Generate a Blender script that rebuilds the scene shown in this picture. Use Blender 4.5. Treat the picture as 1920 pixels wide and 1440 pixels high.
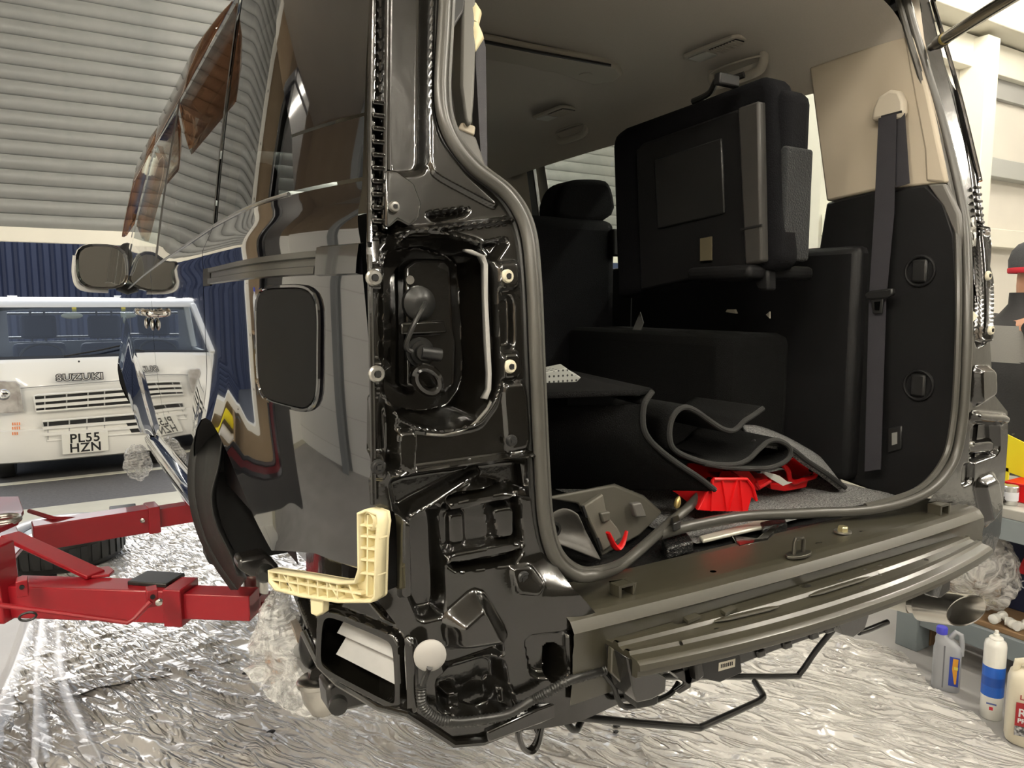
import bpy, bmesh, math, random
import numpy as np
from math import sin, cos, pi, radians, sqrt, atan2
from mathutils import Vector, Matrix, noise
random.seed(7)
for o in list(bpy.data.objects): bpy.data.objects.remove(o)
S = bpy.context.scene
COL = S.collection
# ---------------------------------------------------------------- camera
FPX, TH, PH = 1380.0, radians(30.96), radians(6.29)
CAMP = Vector((0, 0, 1.55))
FW = Vector((sin(TH)*cos(PH), cos(TH)*cos(PH), -sin(PH)))
RT = Vector((cos(TH), -sin(TH), 0)); UP = RT.cross(FW)
cd = bpy.data.cameras.new('camera'); cam = bpy.data.objects.new('camera', cd); COL.objects.link(cam)
cd.sensor_width = 36; cd.lens = 36*FPX/1920; cd.clip_start = .02
M3 = Matrix((RT, UP, -FW)).transposed()
cam.matrix_world = Matrix.Translation(CAMP) @ M3.to_4x4()
S.camera = cam
# ---------------------------------------------------------------- view, sky, sun, room lamps
S.view_settings.view_transform = 'Standard'; S.view_settings.look = 'None'
S.view_settings.exposure = 0.10; S.view_settings.gamma = 1.0; S.view_settings.use_curve_mapping = False
W = bpy.data.worlds.new('sky'); S.world = W; W.use_nodes = True
wn = W.node_tree.nodes; wl = W.node_tree.links
sky = wn.new('ShaderNodeTexSky'); sky.sky_type = 'NISHITA'; sky.sun_disc = False
sky.sun_elevation = radians(34); sky.sun_rotation = radians(0); sky.air_density = 1.2; sky.dust_density = 1.0
hsv = wn.new('ShaderNodeHueSaturation'); hsv.inputs['Saturation'].default_value = .45; wl.new(sky.outputs[0], hsv.inputs['Color'])
wl.new(hsv.outputs[0], wn['Background'].inputs[0]); wn['Background'].inputs[1].default_value = 0.42
SUN_E = 3.4
def lamp(name, kind, loc, target, energy, color=(1, 1, 1), size=1, size_y=None, spread=None):
    l = bpy.data.lights.new(name, kind); l.energy = energy; l.color = color
    o = bpy.data.objects.new(name, l); COL.objects.link(o); o.location = loc
    o.rotation_euler = (Vector(target)-Vector(loc)).to_track_quat('-Z', 'Y').to_euler()
    if kind == 'AREA':
        l.shape = 'RECTANGLE'; l.size = size; l.size_y = size_y or size
        if spread: l.spread = spread
    if kind == 'SUN': l.angle = radians(.6)
    return o
lamp('sun_offscreen', 'SUN', (-2, 24, 12), (-2+.10, 24-1.0, 12-.667), SUN_E, (1, .96, .90))
# ---------------------------------------------------------------- pixel frame helpers (photo frame 1920x1440)
def ray(u, v): return FW + RT*((u-960)/FPX) + UP*((720-v)/FPX)
def PX(u, v, x): d = ray(u, v); return CAMP + d*(x/d.x)
def PY(u, v, y): d = ray(u, v); return CAMP + d*(y/d.y)
def PZ(u, v, z): d = ray(u, v); return CAMP + d*((z-1.55)/d.z)
def PD(u, v, dist): return CAMP + ray(u, v)*dist
class Plane:                                   # a real plane in the room: origin, two axes
    def __init__(s, o, a, b):
        s.o = Vector(o); s.a = Vector(a).normalized(); s.n = s.a.cross(Vector(b)).normalized(); s.b = s.n.cross(s.a)
    def hit(s, u, v):
        d = ray(u, v); return CAMP + d*((s.o-CAMP).dot(s.n)/d.dot(s.n))
    def st(s, u, v):
        p = s.hit(u, v)-s.o; return (p.dot(s.a), p.dot(s.b))
    def pt(s, q, h=0): return s.o + s.a*q[0] + s.b*q[1] + s.n*h
def rear_y(z):                                 # the van's raked tail
    t = (z-1.50)/.07
    sp = t if t > 30 else math.log1p(math.exp(t))
    return .85 + .30*.07*sp
def PR(u, v, off=0):                           # point on the tail
    y = .85
    for _ in range(12):
        p = PY(u, v, y+off); y = rear_y(p.z)
    return PY(u, v, y+off)
# ---------------------------------------------------------------- materials
MATS = {}
def mat(name, col=(.5, .5, .5), rough=.5, metal=0, coat=0, coat_rough=.05, spec=.5, trans=0, alpha=1, emit=None, estr=1,
        noise=None, bump=None, ior=1.45, sheen=0):
    """noise=(scale, colour2, contrast) mottles the colour; bump=(scale, strength, distance) fine relief"""
    if name in MATS: return MATS[name]
    m = bpy.data.materials.new(name); m.use_nodes = True
    nt = m.node_tree; b = nt.nodes['Principled BSDF']; L = nt.links
    b.inputs['Base Color'].default_value = (*col, 1); b.inputs['Roughness'].default_value = rough
    b.inputs['Metallic'].default_value = metal; b.inputs['Coat Weight'].default_value = coat
    b.inputs['Coat Roughness'].default_value = coat_rough; b.inputs['Specular IOR Level'].default_value = spec
    b.inputs['Transmission Weight'].default_value = trans; b.inputs['Alpha'].default_value = alpha; b.inputs['IOR'].default_value = ior
    if sheen: b.inputs['Sheen Weight'].default_value = sheen
    if emit: b.inputs['Emission Color'].default_value = (*emit, 1); b.inputs['Emission Strength'].default_value = estr
    tc = nt.nodes.new('ShaderNodeTexCoord')
    if noise:
        n = nt.nodes.new('ShaderNodeTexNoise'); n.inputs['Scale'].default_value = noise[0]; n.inputs['Detail'].default_value = 6
        L.new(tc.outputs['Object'], n.inputs['Vector'])
        r = nt.nodes.new('ShaderNodeValToRGB'); w = noise[2] if len(noise) > 2 else .2
        r.color_ramp.elements[0].position = .5-w; r.color_ramp.elements[1].position = .5+w
        r.color_ramp.elements[0].color = (*col, 1); r.color_ramp.elements[1].color = (*noise[1], 1)
        L.new(n.outputs[0], r.inputs[0]); L.new(r.outputs[0], b.inputs['Base Color'])
    if bump:
        n = nt.nodes.new('ShaderNodeTexNoise'); n.inputs['Scale'].default_value = bump[0]; n.inputs['Detail'].default_value = 4
        L.new(tc.outputs['Object'], n.inputs['Vector'])
        bp = nt.nodes.new('ShaderNodeBump'); bp.inputs['Strength'].default_value = bump[1]; bp.inputs['Distance'].default_value = bump[2]
        L.new(n.outputs[0], bp.inputs['Height']); L.new(bp.outputs[0], b.inputs['Normal'])
        if coat: L.new(bp.outputs[0], b.inputs['Coat Normal'])
    MATS[name] = m; return m
def thin(name, tint, gloss=1.0, rough=.01, ior=1.5, bump=None):
    """thin clear sheet: tinted see-through + fresnel mirror"""
    if name in MATS: return MATS[name]
    m = bpy.data.materials.new(name); m.use_nodes = True; nt = m.node_tree; N = nt.nodes; L = nt.links
    N.remove(N['Principled BSDF']); out = N['Material Output']
    t = N.new('ShaderNodeBsdfTransparent'); t.inputs[0].default_value = (*tint, 1)
    g = N.new('ShaderNodeBsdfGlossy'); g.inputs['Roughness'].default_value = rough; g.inputs[0].default_value = (gloss, gloss, gloss, 1)
    mx = N.new('ShaderNodeMixShader'); fr = N.new('ShaderNodeLayerWeight'); fr.inputs[0].default_value = .5
    f0 = ((ior-1)/(ior+1))**2; pw = N.new('ShaderNodeMath'); pw.operation = 'POWER'; pw.inputs[1].default_value = 5     # Schlick, same from both faces
    ma = N.new('ShaderNodeMath'); ma.operation = 'MULTIPLY_ADD'; ma.inputs[1].default_value = 1-f0; ma.inputs[2].default_value = f0
    L.new(fr.outputs['Facing'], pw.inputs[0]); L.new(pw.outputs[0], ma.inputs[0])
    L.new(ma.outputs[0], mx.inputs[0]); L.new(t.outputs[0], mx.inputs[1]); L.new(g.outputs[0], mx.inputs[2]); L.new(mx.outputs[0], out.inputs[0])
    if bump:
        tc = N.new('ShaderNodeTexCoord'); n = N.new('ShaderNodeTexNoise'); n.inputs['Scale'].default_value = bump[0]; n.inputs['Detail'].default_value = 5
        L.new(tc.outputs['Object'], n.inputs['Vector']); bp = N.new('ShaderNodeBump'); bp.inputs['Strength'].default_value = bump[1]; bp.inputs['Distance'].default_value = bump[2]
        L.new(n.outputs[0], bp.inputs['Height']); L.new(bp.outputs[0], g.inputs['Normal']); L.new(bp.outputs[0], fr.inputs['Normal'])
    MATS[name] = m; return m
PAINT = mat('black_paint', (.0030, .0030, .004), .05, 0, 1.0, .012, .8)
PAINT.node_tree.nodes['Principled BSDF'].inputs['Coat IOR'].default_value = 1.95
INNER = mat('black_body_shell', (.005, .0045, .0035), .20, 0, 1.0, .05, .6, bump=(40, .10, .005))
OLIVE = mat('lacquered_sill', (.034, .031, .020), .40, .0, .5, .22, .7, bump=(30, .05, .004))
RUBBER = mat('rubber', (.016, .016, .015), .38, spec=.5)
SEALM = mat('seal_rubber', (.055, .053, .046), .36, spec=.6)
BLKPL = mat('black_plastic', (.012, .012, .012), .42)
DKPL = mat('dark_trim', (.0075, .0075, .008), .55, spec=.25, bump=(400, .25, .001))
GRPL = mat('grey_trim', (.11, .105, .095), .5, bump=(500, .2, .001))
BEIGE = mat('beige_trim', (.48, .42, .325), .6, bump=(500, .15, .001))
LINER = mat('headliner_cloth', (.50, .46, .40), .95, noise=(300, (.455, .42, .365), .3), sheen=.2)
FABRIC = mat('seat_cloth', (.0045, .0045, .0055), .95, spec=.15, bump=(350, .6, .003))
KNIT = mat('seat_knit', (.016, .0175, .0185), .95, bump=(260, .9, .004), sheen=.05)
CARPET = mat('black_carpet', (.008, .008, .008), 1.0, spec=.15, bump=(500, 1.0, .006))
FELT = mat('grey_felt', (.40, .40, .39), 1.0, noise=(300, (.06, .06, .06), .10), bump=(420, 1.0, .008), sheen=.2)
CHROME = mat('chrome', (.75, .75, .74), .08, 1)
STEEL = mat('brushed_steel', (.60, .58, .54), .24, 1, bump=(60, .05, .002))
ZINC = mat('zinc', (.55, .54, .50), .38, 1)
CREAM = mat('cream_nylon', (.78, .70, .44), .45, spec=.4)
CREAM2 = mat('cream_plastic', (.62, .58, .44), .45)
RED = mat('red_paint', (.31, .006, .014), .38, coat=.25, bump=(40, .06, .002), noise=(9, (.24, .005, .011), .3))
REDPL = mat('red_plastic', (.62, .008, .010), .38)
WHITE = mat('white_paint', (.80, .79, .74), .3, coat=.4)
MIRROR = mat('mirror_glass', (.85, .87, .86), .01, 1)
GLASS = thin('clear_glass', (.82, .88, .86))
PRIV = thin('privacy_glass', (.10, .105, .105), 1.0, .004, 1.6)
VISOR = thin('smoked_visor', (.74, .53, .40), .9, .02, 1.4)
def film(name, col=(.86, .86, .84), sc=8, lo=.10, hi=.72, stretch=(1, 1, 3)):
    m = mat(name, col, .14, coat=1, coat_rough=.05); nt = m.node_tree; N = nt.nodes; L = nt.links; b = N['Principled BSDF']
    tc = N.new('ShaderNodeTexCoord'); mp = N.new('ShaderNodeMapping'); mp.inputs['Scale'].default_value = stretch; L.new(tc.outputs['Object'], mp.inputs[0])
    n = N.new('ShaderNodeTexNoise'); n.inputs['Scale'].default_value = sc; n.inputs['Detail'].default_value = 5; n.inputs['Distortion'].default_value = 1.8; L.new(mp.outputs[0], n.inputs['Vector'])
    s = N.new('ShaderNodeMath'); s.operation = 'SUBTRACT'; s.inputs[1].default_value = .5; a = N.new('ShaderNodeMath'); a.operation = 'ABSOLUTE'; L.new(n.outputs[0], s.inputs[0]); L.new(s.outputs[0], a.inputs[0])
    r = N.new('ShaderNodeValToRGB'); e = r.color_ramp.elements; e[0].position = 0; e[0].color = (hi, hi, hi, 1); e[1].position = .13; e[1].color = (lo, lo, lo, 1)
    L.new(a.outputs[0], r.inputs[0]); L.new(r.outputs[0], b.inputs['Alpha'])
    bp = N.new('ShaderNodeBump'); bp.inputs['Strength'].default_value = 1; bp.inputs['Distance'].default_value = .03; L.new(n.outputs[0], bp.inputs['Height']); L.new(bp.outputs[0], b.inputs['Normal']); L.new(bp.outputs[0], b.inputs['Coat Normal'])
    return m
FILM = thin('clear_film', (.93, .93, .92), 1.0, .12, 1.7, bump=(26, .9, .02))
# ---------------------------------------------------------------- mesh builder
class MB:
    def __init__(s): s.v = []; s.f = []
    def add(s, vs, fs):
        n = len(s.v); s.v += [tuple(q) for q in vs]; s.f += [tuple(i+n for i in q) for q in fs]; return s
    def box(s, lo, hi, M=None):
        (a, b, c), (d, e, g) = lo, hi
        vs = [Vector(q) for q in ((a, b, c), (d, b, c), (d, e, c), (a, e, c), (a, b, g), (d, b, g), (d, e, g), (a, e, g))]
        if M: vs = [M @ q for q in vs]
        return s.add(vs, [(0, 3, 2, 1), (4, 5, 6, 7), (0, 1, 5, 4), (1, 2, 6, 5), (2, 3, 7, 6), (3, 0, 4, 7)])
    def bar(s, p, q, w, h, up=(0, 0, 1)):                       # rectangular bar from p to q
        p = Vector(p); q = Vector(q); t = (q-p).normalized(); a = t.cross(Vector(up)).normalized(); b = a.cross(t)
        vs = [c + a*(i*w/2) + b*(j*h/2) for c in (p, q) for i, j in ((-1, -1), (1, -1), (1, 1), (-1, 1))]
        return s.add(vs, [(3, 2, 1, 0), (4, 5, 6, 7), (0, 1, 5, 4), (1, 2, 6, 5), (2, 3, 7, 6), (3, 0, 4, 7)])
    def tube(s, path, r, n=10, close=False, caps=True, flat=None):
        P = [Vector(p) for p in path]; m = len(P)
        rr = r if isinstance(r, (list, tuple)) else [r]*m
        T = []
        for i in range(m):
            a = P[(i-1) % m] if (close or i > 0) else P[i]; b = P[(i+1) % m] if (close or i < m-1) else P[i]
            T.append((b-a).normalized())
        ref = Vector((0, 0, 1)) if abs(T[0].z) < .9 else Vector((1, 0, 0))
        a = T[0].cross(ref).normalized(); vs = []
        for i in range(m):
            a = (a - T[i]*a.dot(T[i])).normalized(); b = T[i].cross(a)
            for k in range(n):
                w = 2*pi*k/n; fx = 1; fy = 1
                if flat: fx, fy = flat
                vs.append(P[i] + a*(cos(w)*rr[i]*fx) + b*(sin(w)*rr[i]*fy))
        fs = []
        for i in range(m if close else m-1):
            for k in range(n):
                j = (i+1) % m; fs.append((i*n+k, i*n+(k+1) % n, j*n+(k+1) % n, j*n+k))
        if caps and not close: fs += [tuple(range(n))[::-1], tuple((m-1)*n+k for k in range(n))]
        return s.add(vs, fs)
    def prism(s, poly, vec):
        P = [Vector(p) for p in poly]; w = Vector(vec); n = len(P)
        fs = [tuple(range(n)), tuple(range(2*n-1, n-1, -1))] + [(i, i+n, (i+1) % n+n, (i+1) % n) for i in range(n)]
        return s.add(P+[p+w for p in P], fs)
    def lathe(s, prof, o, axis=(0, 0, 1), n=24, caps=True):
        o = Vector(o); t = Vector(axis).normalized(); ref = Vector((0, 0, 1)) if abs(t.z) < .9 else Vector((1, 0, 0))
        a = t.cross(ref).normalized(); b = t.cross(a); vs = []; fs = []
        for r, h in prof:
            for k in range(n):
                w = 2*pi*k/n; vs.append(o + t*h + (a*cos(w)+b*sin(w))*r)
        for i in range(len(prof)-1):
            for k in range(n): fs.append((i*n+k, i*n+(k+1) % n, (i+1)*n+(k+1) % n, (i+1)*n+k))
        if caps: fs += [tuple(range(n))[::-1], tuple((len(prof)-1)*n+k for k in range(n))]
        return s.add(vs, fs)
    def grid(s, rows, close=False):
        n = len(rows[0]); vs = [p for r in rows for p in r]; fs = []
        for i in range(len(rows)-1):
            for k in range(n if close else n-1): fs.append((i*n+k, i*n+(k+1) % n, (i+1)*n+(k+1) % n, (i+1)*n+k))
        return s.add(vs, fs)
    def ball(s, o, r, n=16, m=10):
        rx, ry, rz = r if isinstance(r, (tuple, list)) else (r, r, r); o = Vector(o); rows = []
        for i in range(m+1):
            w = pi*i/m; rows.append([o + Vector((rx*sin(w)*cos(2*pi*k/n), ry*sin(w)*sin(2*pi*k/n), rz*cos(w))) for k in range(n)])
        return s.grid(rows, True)
    def build(s, name, m, parent=None, smooth=40, bevel=0, seg=2, solid=0, sub=0, label=None, soff=-1):
        me = bpy.data.meshes.new(name); me.from_pydata(s.v, [], s.f); me.validate()
        bm = bmesh.new(); bm.from_mesh(me); bmesh.ops.remove_doubles(bm, verts=bm.verts, dist=1e-5)
        if not solid: bmesh.ops.recalc_face_normals(bm, faces=bm.faces)
        bm.to_mesh(me); bm.free()
        return link(name, me, m, parent, smooth, bevel, seg, solid, sub, label, soff)
def link(name, me, m, parent=None, smooth=40, bevel=0, seg=2, solid=0, sub=0, label=None, soff=-1):
    me.materials.append(m)
    if smooth:
        me.polygons.foreach_set('use_smooth', [True]*len(me.polygons)); me.set_sharp_from_angle(angle=radians(smooth))
    o = bpy.data.objects.new(name, me); COL.objects.link(o)
    if solid: w = o.modifiers.new('solid', 'SOLIDIFY'); w.thickness = solid; w.offset = soff
    if sub: w = o.modifiers.new('sub', 'SUBSURF'); w.levels = sub; w.render_levels = sub
    if bevel: w = o.modifiers.new('bevel', 'BEVEL'); w.width = bevel; w.segments = seg; w.limit_method = 'ANGLE'; w.angle_limit = radians(40)
    if parent: attach(o, parent)
    if label: o['label'] = label
    return o
def attach(o, parent):
    o.parent = parent
    loc = parent.get('_loc')
    if parent.type == 'EMPTY': o.matrix_parent_inverse = Matrix.Translation(parent.location).inverted()
def tag(o, label, cat=None, group=None, kind=None):
    o['label'] = label
    if cat: o['category'] = cat
    if group: o['group'] = group
    if kind: o['kind'] = kind
    return o
def thing(name, label, cat, loc=(0, 0, 0), group=None, kind=None):
    o = bpy.data.objects.new(name, None); COL.objects.link(o); o.location = loc; o.empty_display_size = .1
    return tag(o, label, cat, group, kind)
def struct(o, label=None, cat=None):
    o['kind'] = 'structure'
    if label: o['label'] = label
    if cat: o['category'] = cat
    return o
def text(name, body, size, M, m, parent, depth=.001, outline=0, space=1.0, xs=1.0):
    c = bpy.data.curves.new(name, 'FONT'); c.body = body; c.size = size; c.extrude = depth; c.align_x = 'CENTER'; c.align_y = 'CENTER'
    c.space_character = space; c.offset = outline
    t = bpy.data.objects.new(name, c); COL.objects.link(t)
    dg = bpy.context.evaluated_depsgraph_get(); me = bpy.data.meshes.new_from_object(t.evaluated_get(dg))
    bpy.data.objects.remove(t)
    me.transform(M @ Matrix.Diagonal((xs, 1, 1, 1)))
    return link(name, me, m, parent, 0)
def copy_piece(o, parent, M=None):
    c = o.copy(); COL.objects.link(c)
    if M is not None: c.matrix_basis = M @ o.matrix_basis
    inv = o.matrix_parent_inverse.copy(); c.parent = parent; c.matrix_parent_inverse = inv; return c
def spline(pts, n=8, close=False):                       # Catmull-Rom through points
    P = [Vector(p) for p in pts]; out = []; m = len(P)
    for i in range(m if close else m-1):
        g = lambda k: P[k % m] if close else P[min(max(k, 0), m-1)]
        a, b, c, d = g(i-1), g(i), g(i+1), g(i+2)
        for k in range(n):
            t = k/n; out.append(.5*((2*b)+(c-a)*t+(2*a-5*b+4*c-d)*t*t+(3*b-a-3*c+d)*t**3))
    if not close: out.append(P[-1])
    return out
def interp(tab, y):
    if y <= tab[0][0]: return tab[0][1]
    for (a, p), (b, q) in zip(tab, tab[1:]):
        if y <= b: return p+(q-p)*(y-a)/(b-a)
    return tab[-1][1]
def sdist(P, poly):                                      # signed distance (+ inside) of Nx2 points to a polygon
    d2 = np.full(len(P), 1e9); ins = np.zeros(len(P), bool); n = len(poly)
    near = np.zeros_like(P)
    for i in range(n):
        a = np.array(poly[i]); b = np.array(poly[(i+1) % n]); e = b-a
        t = np.clip(((P-a)@e)/max(e@e, 1e-12), 0, 1); q = a+t[:, None]*e; dd = ((P-q)**2).sum(1)
        m = dd < d2; d2[m] = dd[m]; near[m] = q[m]
        c = ((a[1] > P[:, 1]) != (b[1] > P[:, 1]))
        with np.errstate(divide='ignore', invalid='ignore'):
            xi = (b[0]-a[0])*(P[:, 1]-a[1])/(b[1]-a[1])+a[0]
        ins ^= c & (P[:, 0] < xi)
    d = np.sqrt(d2); return np.where(ins, d, -d), near
def smooth01(t): t = np.clip(t, 0, 1); return t*t*(3-2*t)
def rounded(poly, k=3, amt=.3):                          # chaikin
    for _ in range(k):
        q = []
        for i in range(len(poly)):
            a = poly[i]; b = poly[(i+1) % len(poly)]
            q += [tuple(a[j]+(b[j]-a[j])*amt for j in range(len(a))), tuple(a[j]+(b[j]-a[j])*(1-amt) for j in range(len(a)))]
        poly = q
    return poly
def relief(name, outline, shapes, to2, to3, res, m, parent, base=None, holes=()):
    """pressed sheet metal: outline/shapes as pixel polygons -> to2; height field; to3(x, z, h)"""
    out = [to2(*p) for p in outline]; A = np.array(out); lo = A.min(0)-res; hi = A.max(0)+res
    nx = int((hi[0]-lo[0])/res)+2; nz = int((hi[1]-lo[1])/res)+2
    gx, gz = np.meshgrid(lo[0]+np.arange(nx)*res, lo[1]+np.arange(nz)*res, indexing='ij')
    P = np.stack([gx.ravel(), gz.ravel()], 1); sd, near = sdist(P, out)
    ins = (sd > 0).reshape(nx, nz)
    P[sd <= 0] = near[sd <= 0]
    keep = ins[:-1, :-1] | ins[1:, :-1] | ins[:-1, 1:] | ins[1:, 1:]
    for hp in holes:
        hq = [to2(*p) for p in hp]; hd, hn = sdist(P, hq); H = (hd > 0).reshape(nx, nz)
        allin = H[:-1, :-1] & H[1:, :-1] & H[:-1, 1:] & H[1:, 1:]
        keep &= ~allin; edge = (hd > 0) & (hd < res*1.5); P[edge] = hn[edge]
    h = base(P) if base else np.zeros(len(P))
    for sh in shapes:
        poly, dep, soft = sh[:3]; q = [to2(*p) for p in poly]; q = rounded(q, 2, .13) if len(sh) < 4 else q
        d, _ = sdist(P, q); h = h+dep*smooth01(d/soft+.5)
    idx = -np.ones(nx*nz, int); ii, jj = np.nonzero(keep); quad = np.stack([ii*nz+jj, (ii+1)*nz+jj, (ii+1)*nz+jj+1, ii*nz+jj+1], 1)
    used = np.unique(quad); idx[used] = np.arange(len(used))
    vs = [to3(P[k, 0], P[k, 1], h[k]) for k in used]
    me = bpy.data.meshes.new(name); me.from_pydata([tuple(q) for q in vs], [], idx[quad].tolist()); me.validate()
    return link(name, me, m, parent, 50)
# ================================================================ THE WORKSHOP
CONC = mat('concrete', (.27, .265, .26), .75, noise=(2.5, (.36, .35, .34), .3), bump=(60, .2, .004))
def boxo(name, lo, hi, m, parent=None, bevel=0, **k): return MB().box(lo, hi).build(name, m, parent, bevel=bevel, **k)
struct(boxo('floor', (-4.6, -6.1, -.15), (11.1, 6.5, 0), CONC), 'grey concrete workshop floor', 'floor')
struct(boxo('ceiling', (-4.6, -6.1, 4.7), (11.1, 6.4, 4.8), mat('ceiling_sheet', (.52, .49, .44), .7, noise=(1.5, (.46, .43, .39), .3))), 'pale sheet metal workshop ceiling', 'ceiling')
BLOCK = bpy.data.materials.new('painted_blockwork'); BLOCK.use_nodes = True
nt = BLOCK.node_tree; b = nt.nodes['Principled BSDF']; b.inputs['Roughness'].default_value = .6
tc = nt.nodes.new('ShaderNodeTexCoord'); mp = nt.nodes.new('ShaderNodeMapping'); mp.inputs['Rotation'].default_value = (radians(90), 0, radians(90))
br = nt.nodes.new('ShaderNodeTexBrick'); br.inputs['Scale'].default_value = 1.0; br.inputs['Brick Width'].default_value = .45; br.inputs['Row Height'].default_value = .225
br.inputs['Mortar Size'].default_value = .006; br.inputs['Color1'].default_value = (.86, .85, .82, 1); br.inputs['Color2'].default_value = (.83, .82, .79, 1); br.inputs['Mortar'].default_value = (.66, .65, .62, 1)
nt.links.new(tc.outputs['Object'], mp.inputs[0]); nt.links.new(mp.outputs[0], br.inputs[0]); nt.links.new(br.outputs[0], b.inputs['Base Color'])
TAN = mat('tan_board', (.25, .18, .11), .6, noise=(3, (.31, .235, .155), .3))
struct(boxo('wall_left', (-3.7, -6.1, 0), (-3.5, 6.4, 2.6), BLOCK), 'white painted blockwork wall', 'wall')
struct(boxo('wall_left_upper', (-3.7, -6.1, 2.6), (-3.5, 6.4, 4.7), mat('brown_board', (.17, .125, .08), .6, noise=(3, (.21, .16, .105), .3))), 'brown boarded upper wall', 'wall')
struct(boxo('wall_back', (-3.7, -6.3, 0), (11.1, -6.1, 4.7), mat('back_wall', (.045, .040, .033), .8)), 'unseen back wall of the workshop, set dark brown to dim reflections', 'wall')  # out of view; colour kept very dark so the van's tail mirrors little light
struct(boxo('wall_right', (11, -6.1, 0), (11.2, 4.2, 4.7), mat('right_wall', (.62, .6, .55), .7)), 'pale side wall of the workshop', 'wall')
struct(boxo('wall_front', (-1.95, 6.3, 0), (-1.15, 6.5, 4.7), TAN), 'tan boarded wall beside the roller shutter', 'wall')
struct(boxo('wall_front_left', (-3.7, 6.3, 0), (-1.95, 6.5, 2.5), mat('white_wall', (.84, .83, .80), .6)), 'white wall in the corner by the tan boards', 'wall')
struct(boxo('wall_front_upper', (-3.7, 6.3, 2.5), (-1.95, 6.5, 4.7), MATS['brown_board']), 'brown boards above the white corner wall', 'wall')
t = struct(boxo('trim_1', (-1.15, 6.22, 0), (-.98, 6.42, 4.7), mat('white_frame', (.72, .71, .66), .45), bevel=.004), 'white steel guide post of the roller shutter', 'post')
for z in np.arange(.3, 4.6, .5):
    MB().lathe([(.014, 0), (.014, .008), (.008, .012)], (-1.06, 6.22, z), (0, -1, 0), 8).build('bolt', BLKPL, t)
# grey steel columns standing along the left wall (seen as stripes mirrored in the van's flank)
GREYST = mat('grey_steel', (.24, .255, .26), .5)
for y in (1.15, 3.9):
    m_ = MB().box((-3.5, y-.10, 0), (-3.48, y+.10, 4.7)); m_.box((-3.48, y-.006, 0), (-3.30, y+.006, 4.7)); m_.box((-3.30, y-.10, 0), (-3.28, y+.10, 4.7))
    struct(m_.build('trim_2', GREYST), 'grey steel column against the white block wall', 'column')
# roller shutter: every slat its own piece
SLAT = mat('galvanised_slat', (.27, .275, .27), .40, .25, noise=(5, (.20, .21, .21), .25), bump=(25, .12, .002))
door = thing('door_1', 'grey galvanised roller shutter half raised behind the van', 'roller shutter', (2.1, 6.3, 2.03)); door['kind'] = 'structure'
P_ = .101; prof = [(.012, -.004), (.004, -.003)]
for i in range(11):
    t_ = i/10; prof.append((-.011*sin(pi*t_)**.8 if 0 < t_ < 1 else 0, t_*(P_-.005)))
prof += [(.010, P_-.005), (.012, P_), ]
me = MB().grid([[Vector((x, 6.3+y, 2.075+z)) for (y, z) in prof] for x in (-.99, 5.32)])
s0 = me.build('slat', SLAT, door, 60)
for k in range(1, 26): copy_piece(s0, door, Matrix.Translation((0, 0, k*P_)))
boxo('bottom_bar', (-.99, 6.27, 1.975), (5.32, 6.31, 2.078), mat('shutter_bar', (.74, .72, .64), .5), door, bevel=.004)
struct(boxo('trim_3', (5.3, 6.22, 0), (5.42, 6.42, 4.7), MATS['white_frame'], bevel=.004), 'white guide post at the far end of the shutter', 'post')
# white framed partition beyond the van
PANEL = mat('white_panel', (.70, .67, .60), .55, noise=(2, (.64, .61, .55), .3))
pw = struct(boxo('wall_partition', (5.42, 4.05, 0), (11, 4.2, 4.7), PANEL), 'cream white panelled wall in a steel frame', 'wall')
struct(boxo('wall_return', (5.42, 4.2, 0), (5.6, 6.5, 4.7), PANEL), 'cream return wall beside the shutter', 'wall')
FRAME = mat('cream_frame', (.72, .70, .61), .45)
def wallpx(u, v): p = PY(u, v, 4.05); return p
for v in (118, 318, 448):
    p = wallpx(1850, v); h = .09 if v != 118 else .14
    struct(boxo('trim_4', (5.45, 3.93, p.z-h), (10.95, 4.05, p.z+h), FRAME if v != 318 else mat('grey_rail', (.40, .41, .39), .5), bevel=.006),
           {118: 'cream head beam of the framed wall', 318: 'grey mid rail of the framed wall', 448: 'cream lower rail of the framed wall'}[v], 'beam')
c0 = wallpx(1797, 150).x; c1 = wallpx(1820, 150).x
for k, dx in enumerate((-1.35, 0, 1.9)):
    struct(boxo('trim_5', (c0+dx, 3.80, 0), (c1+dx, 4.05, 4.0), FRAME, bevel=.008), 'cream steel upright of the framed wall', 'column')
top = wallpx(1850, 85).z
struct(boxo('trim_6', (5.45, 3.7, top), (11, 4.05, top+.30), FRAME, bevel=.01), 'deep cream beam under the workshop ceiling', 'beam')
# grey insulated band inside the framed panels
struct(boxo('trim_7', (c1+.02, 4.0, wallpx(1870, 165).z-.12), (10.95, 4.05, wallpx(1870, 165).z+.16), mat('grey_band', (.36, .36, .345), .6)), 'grey strip along the top of the white panels', 'panel')
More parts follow.
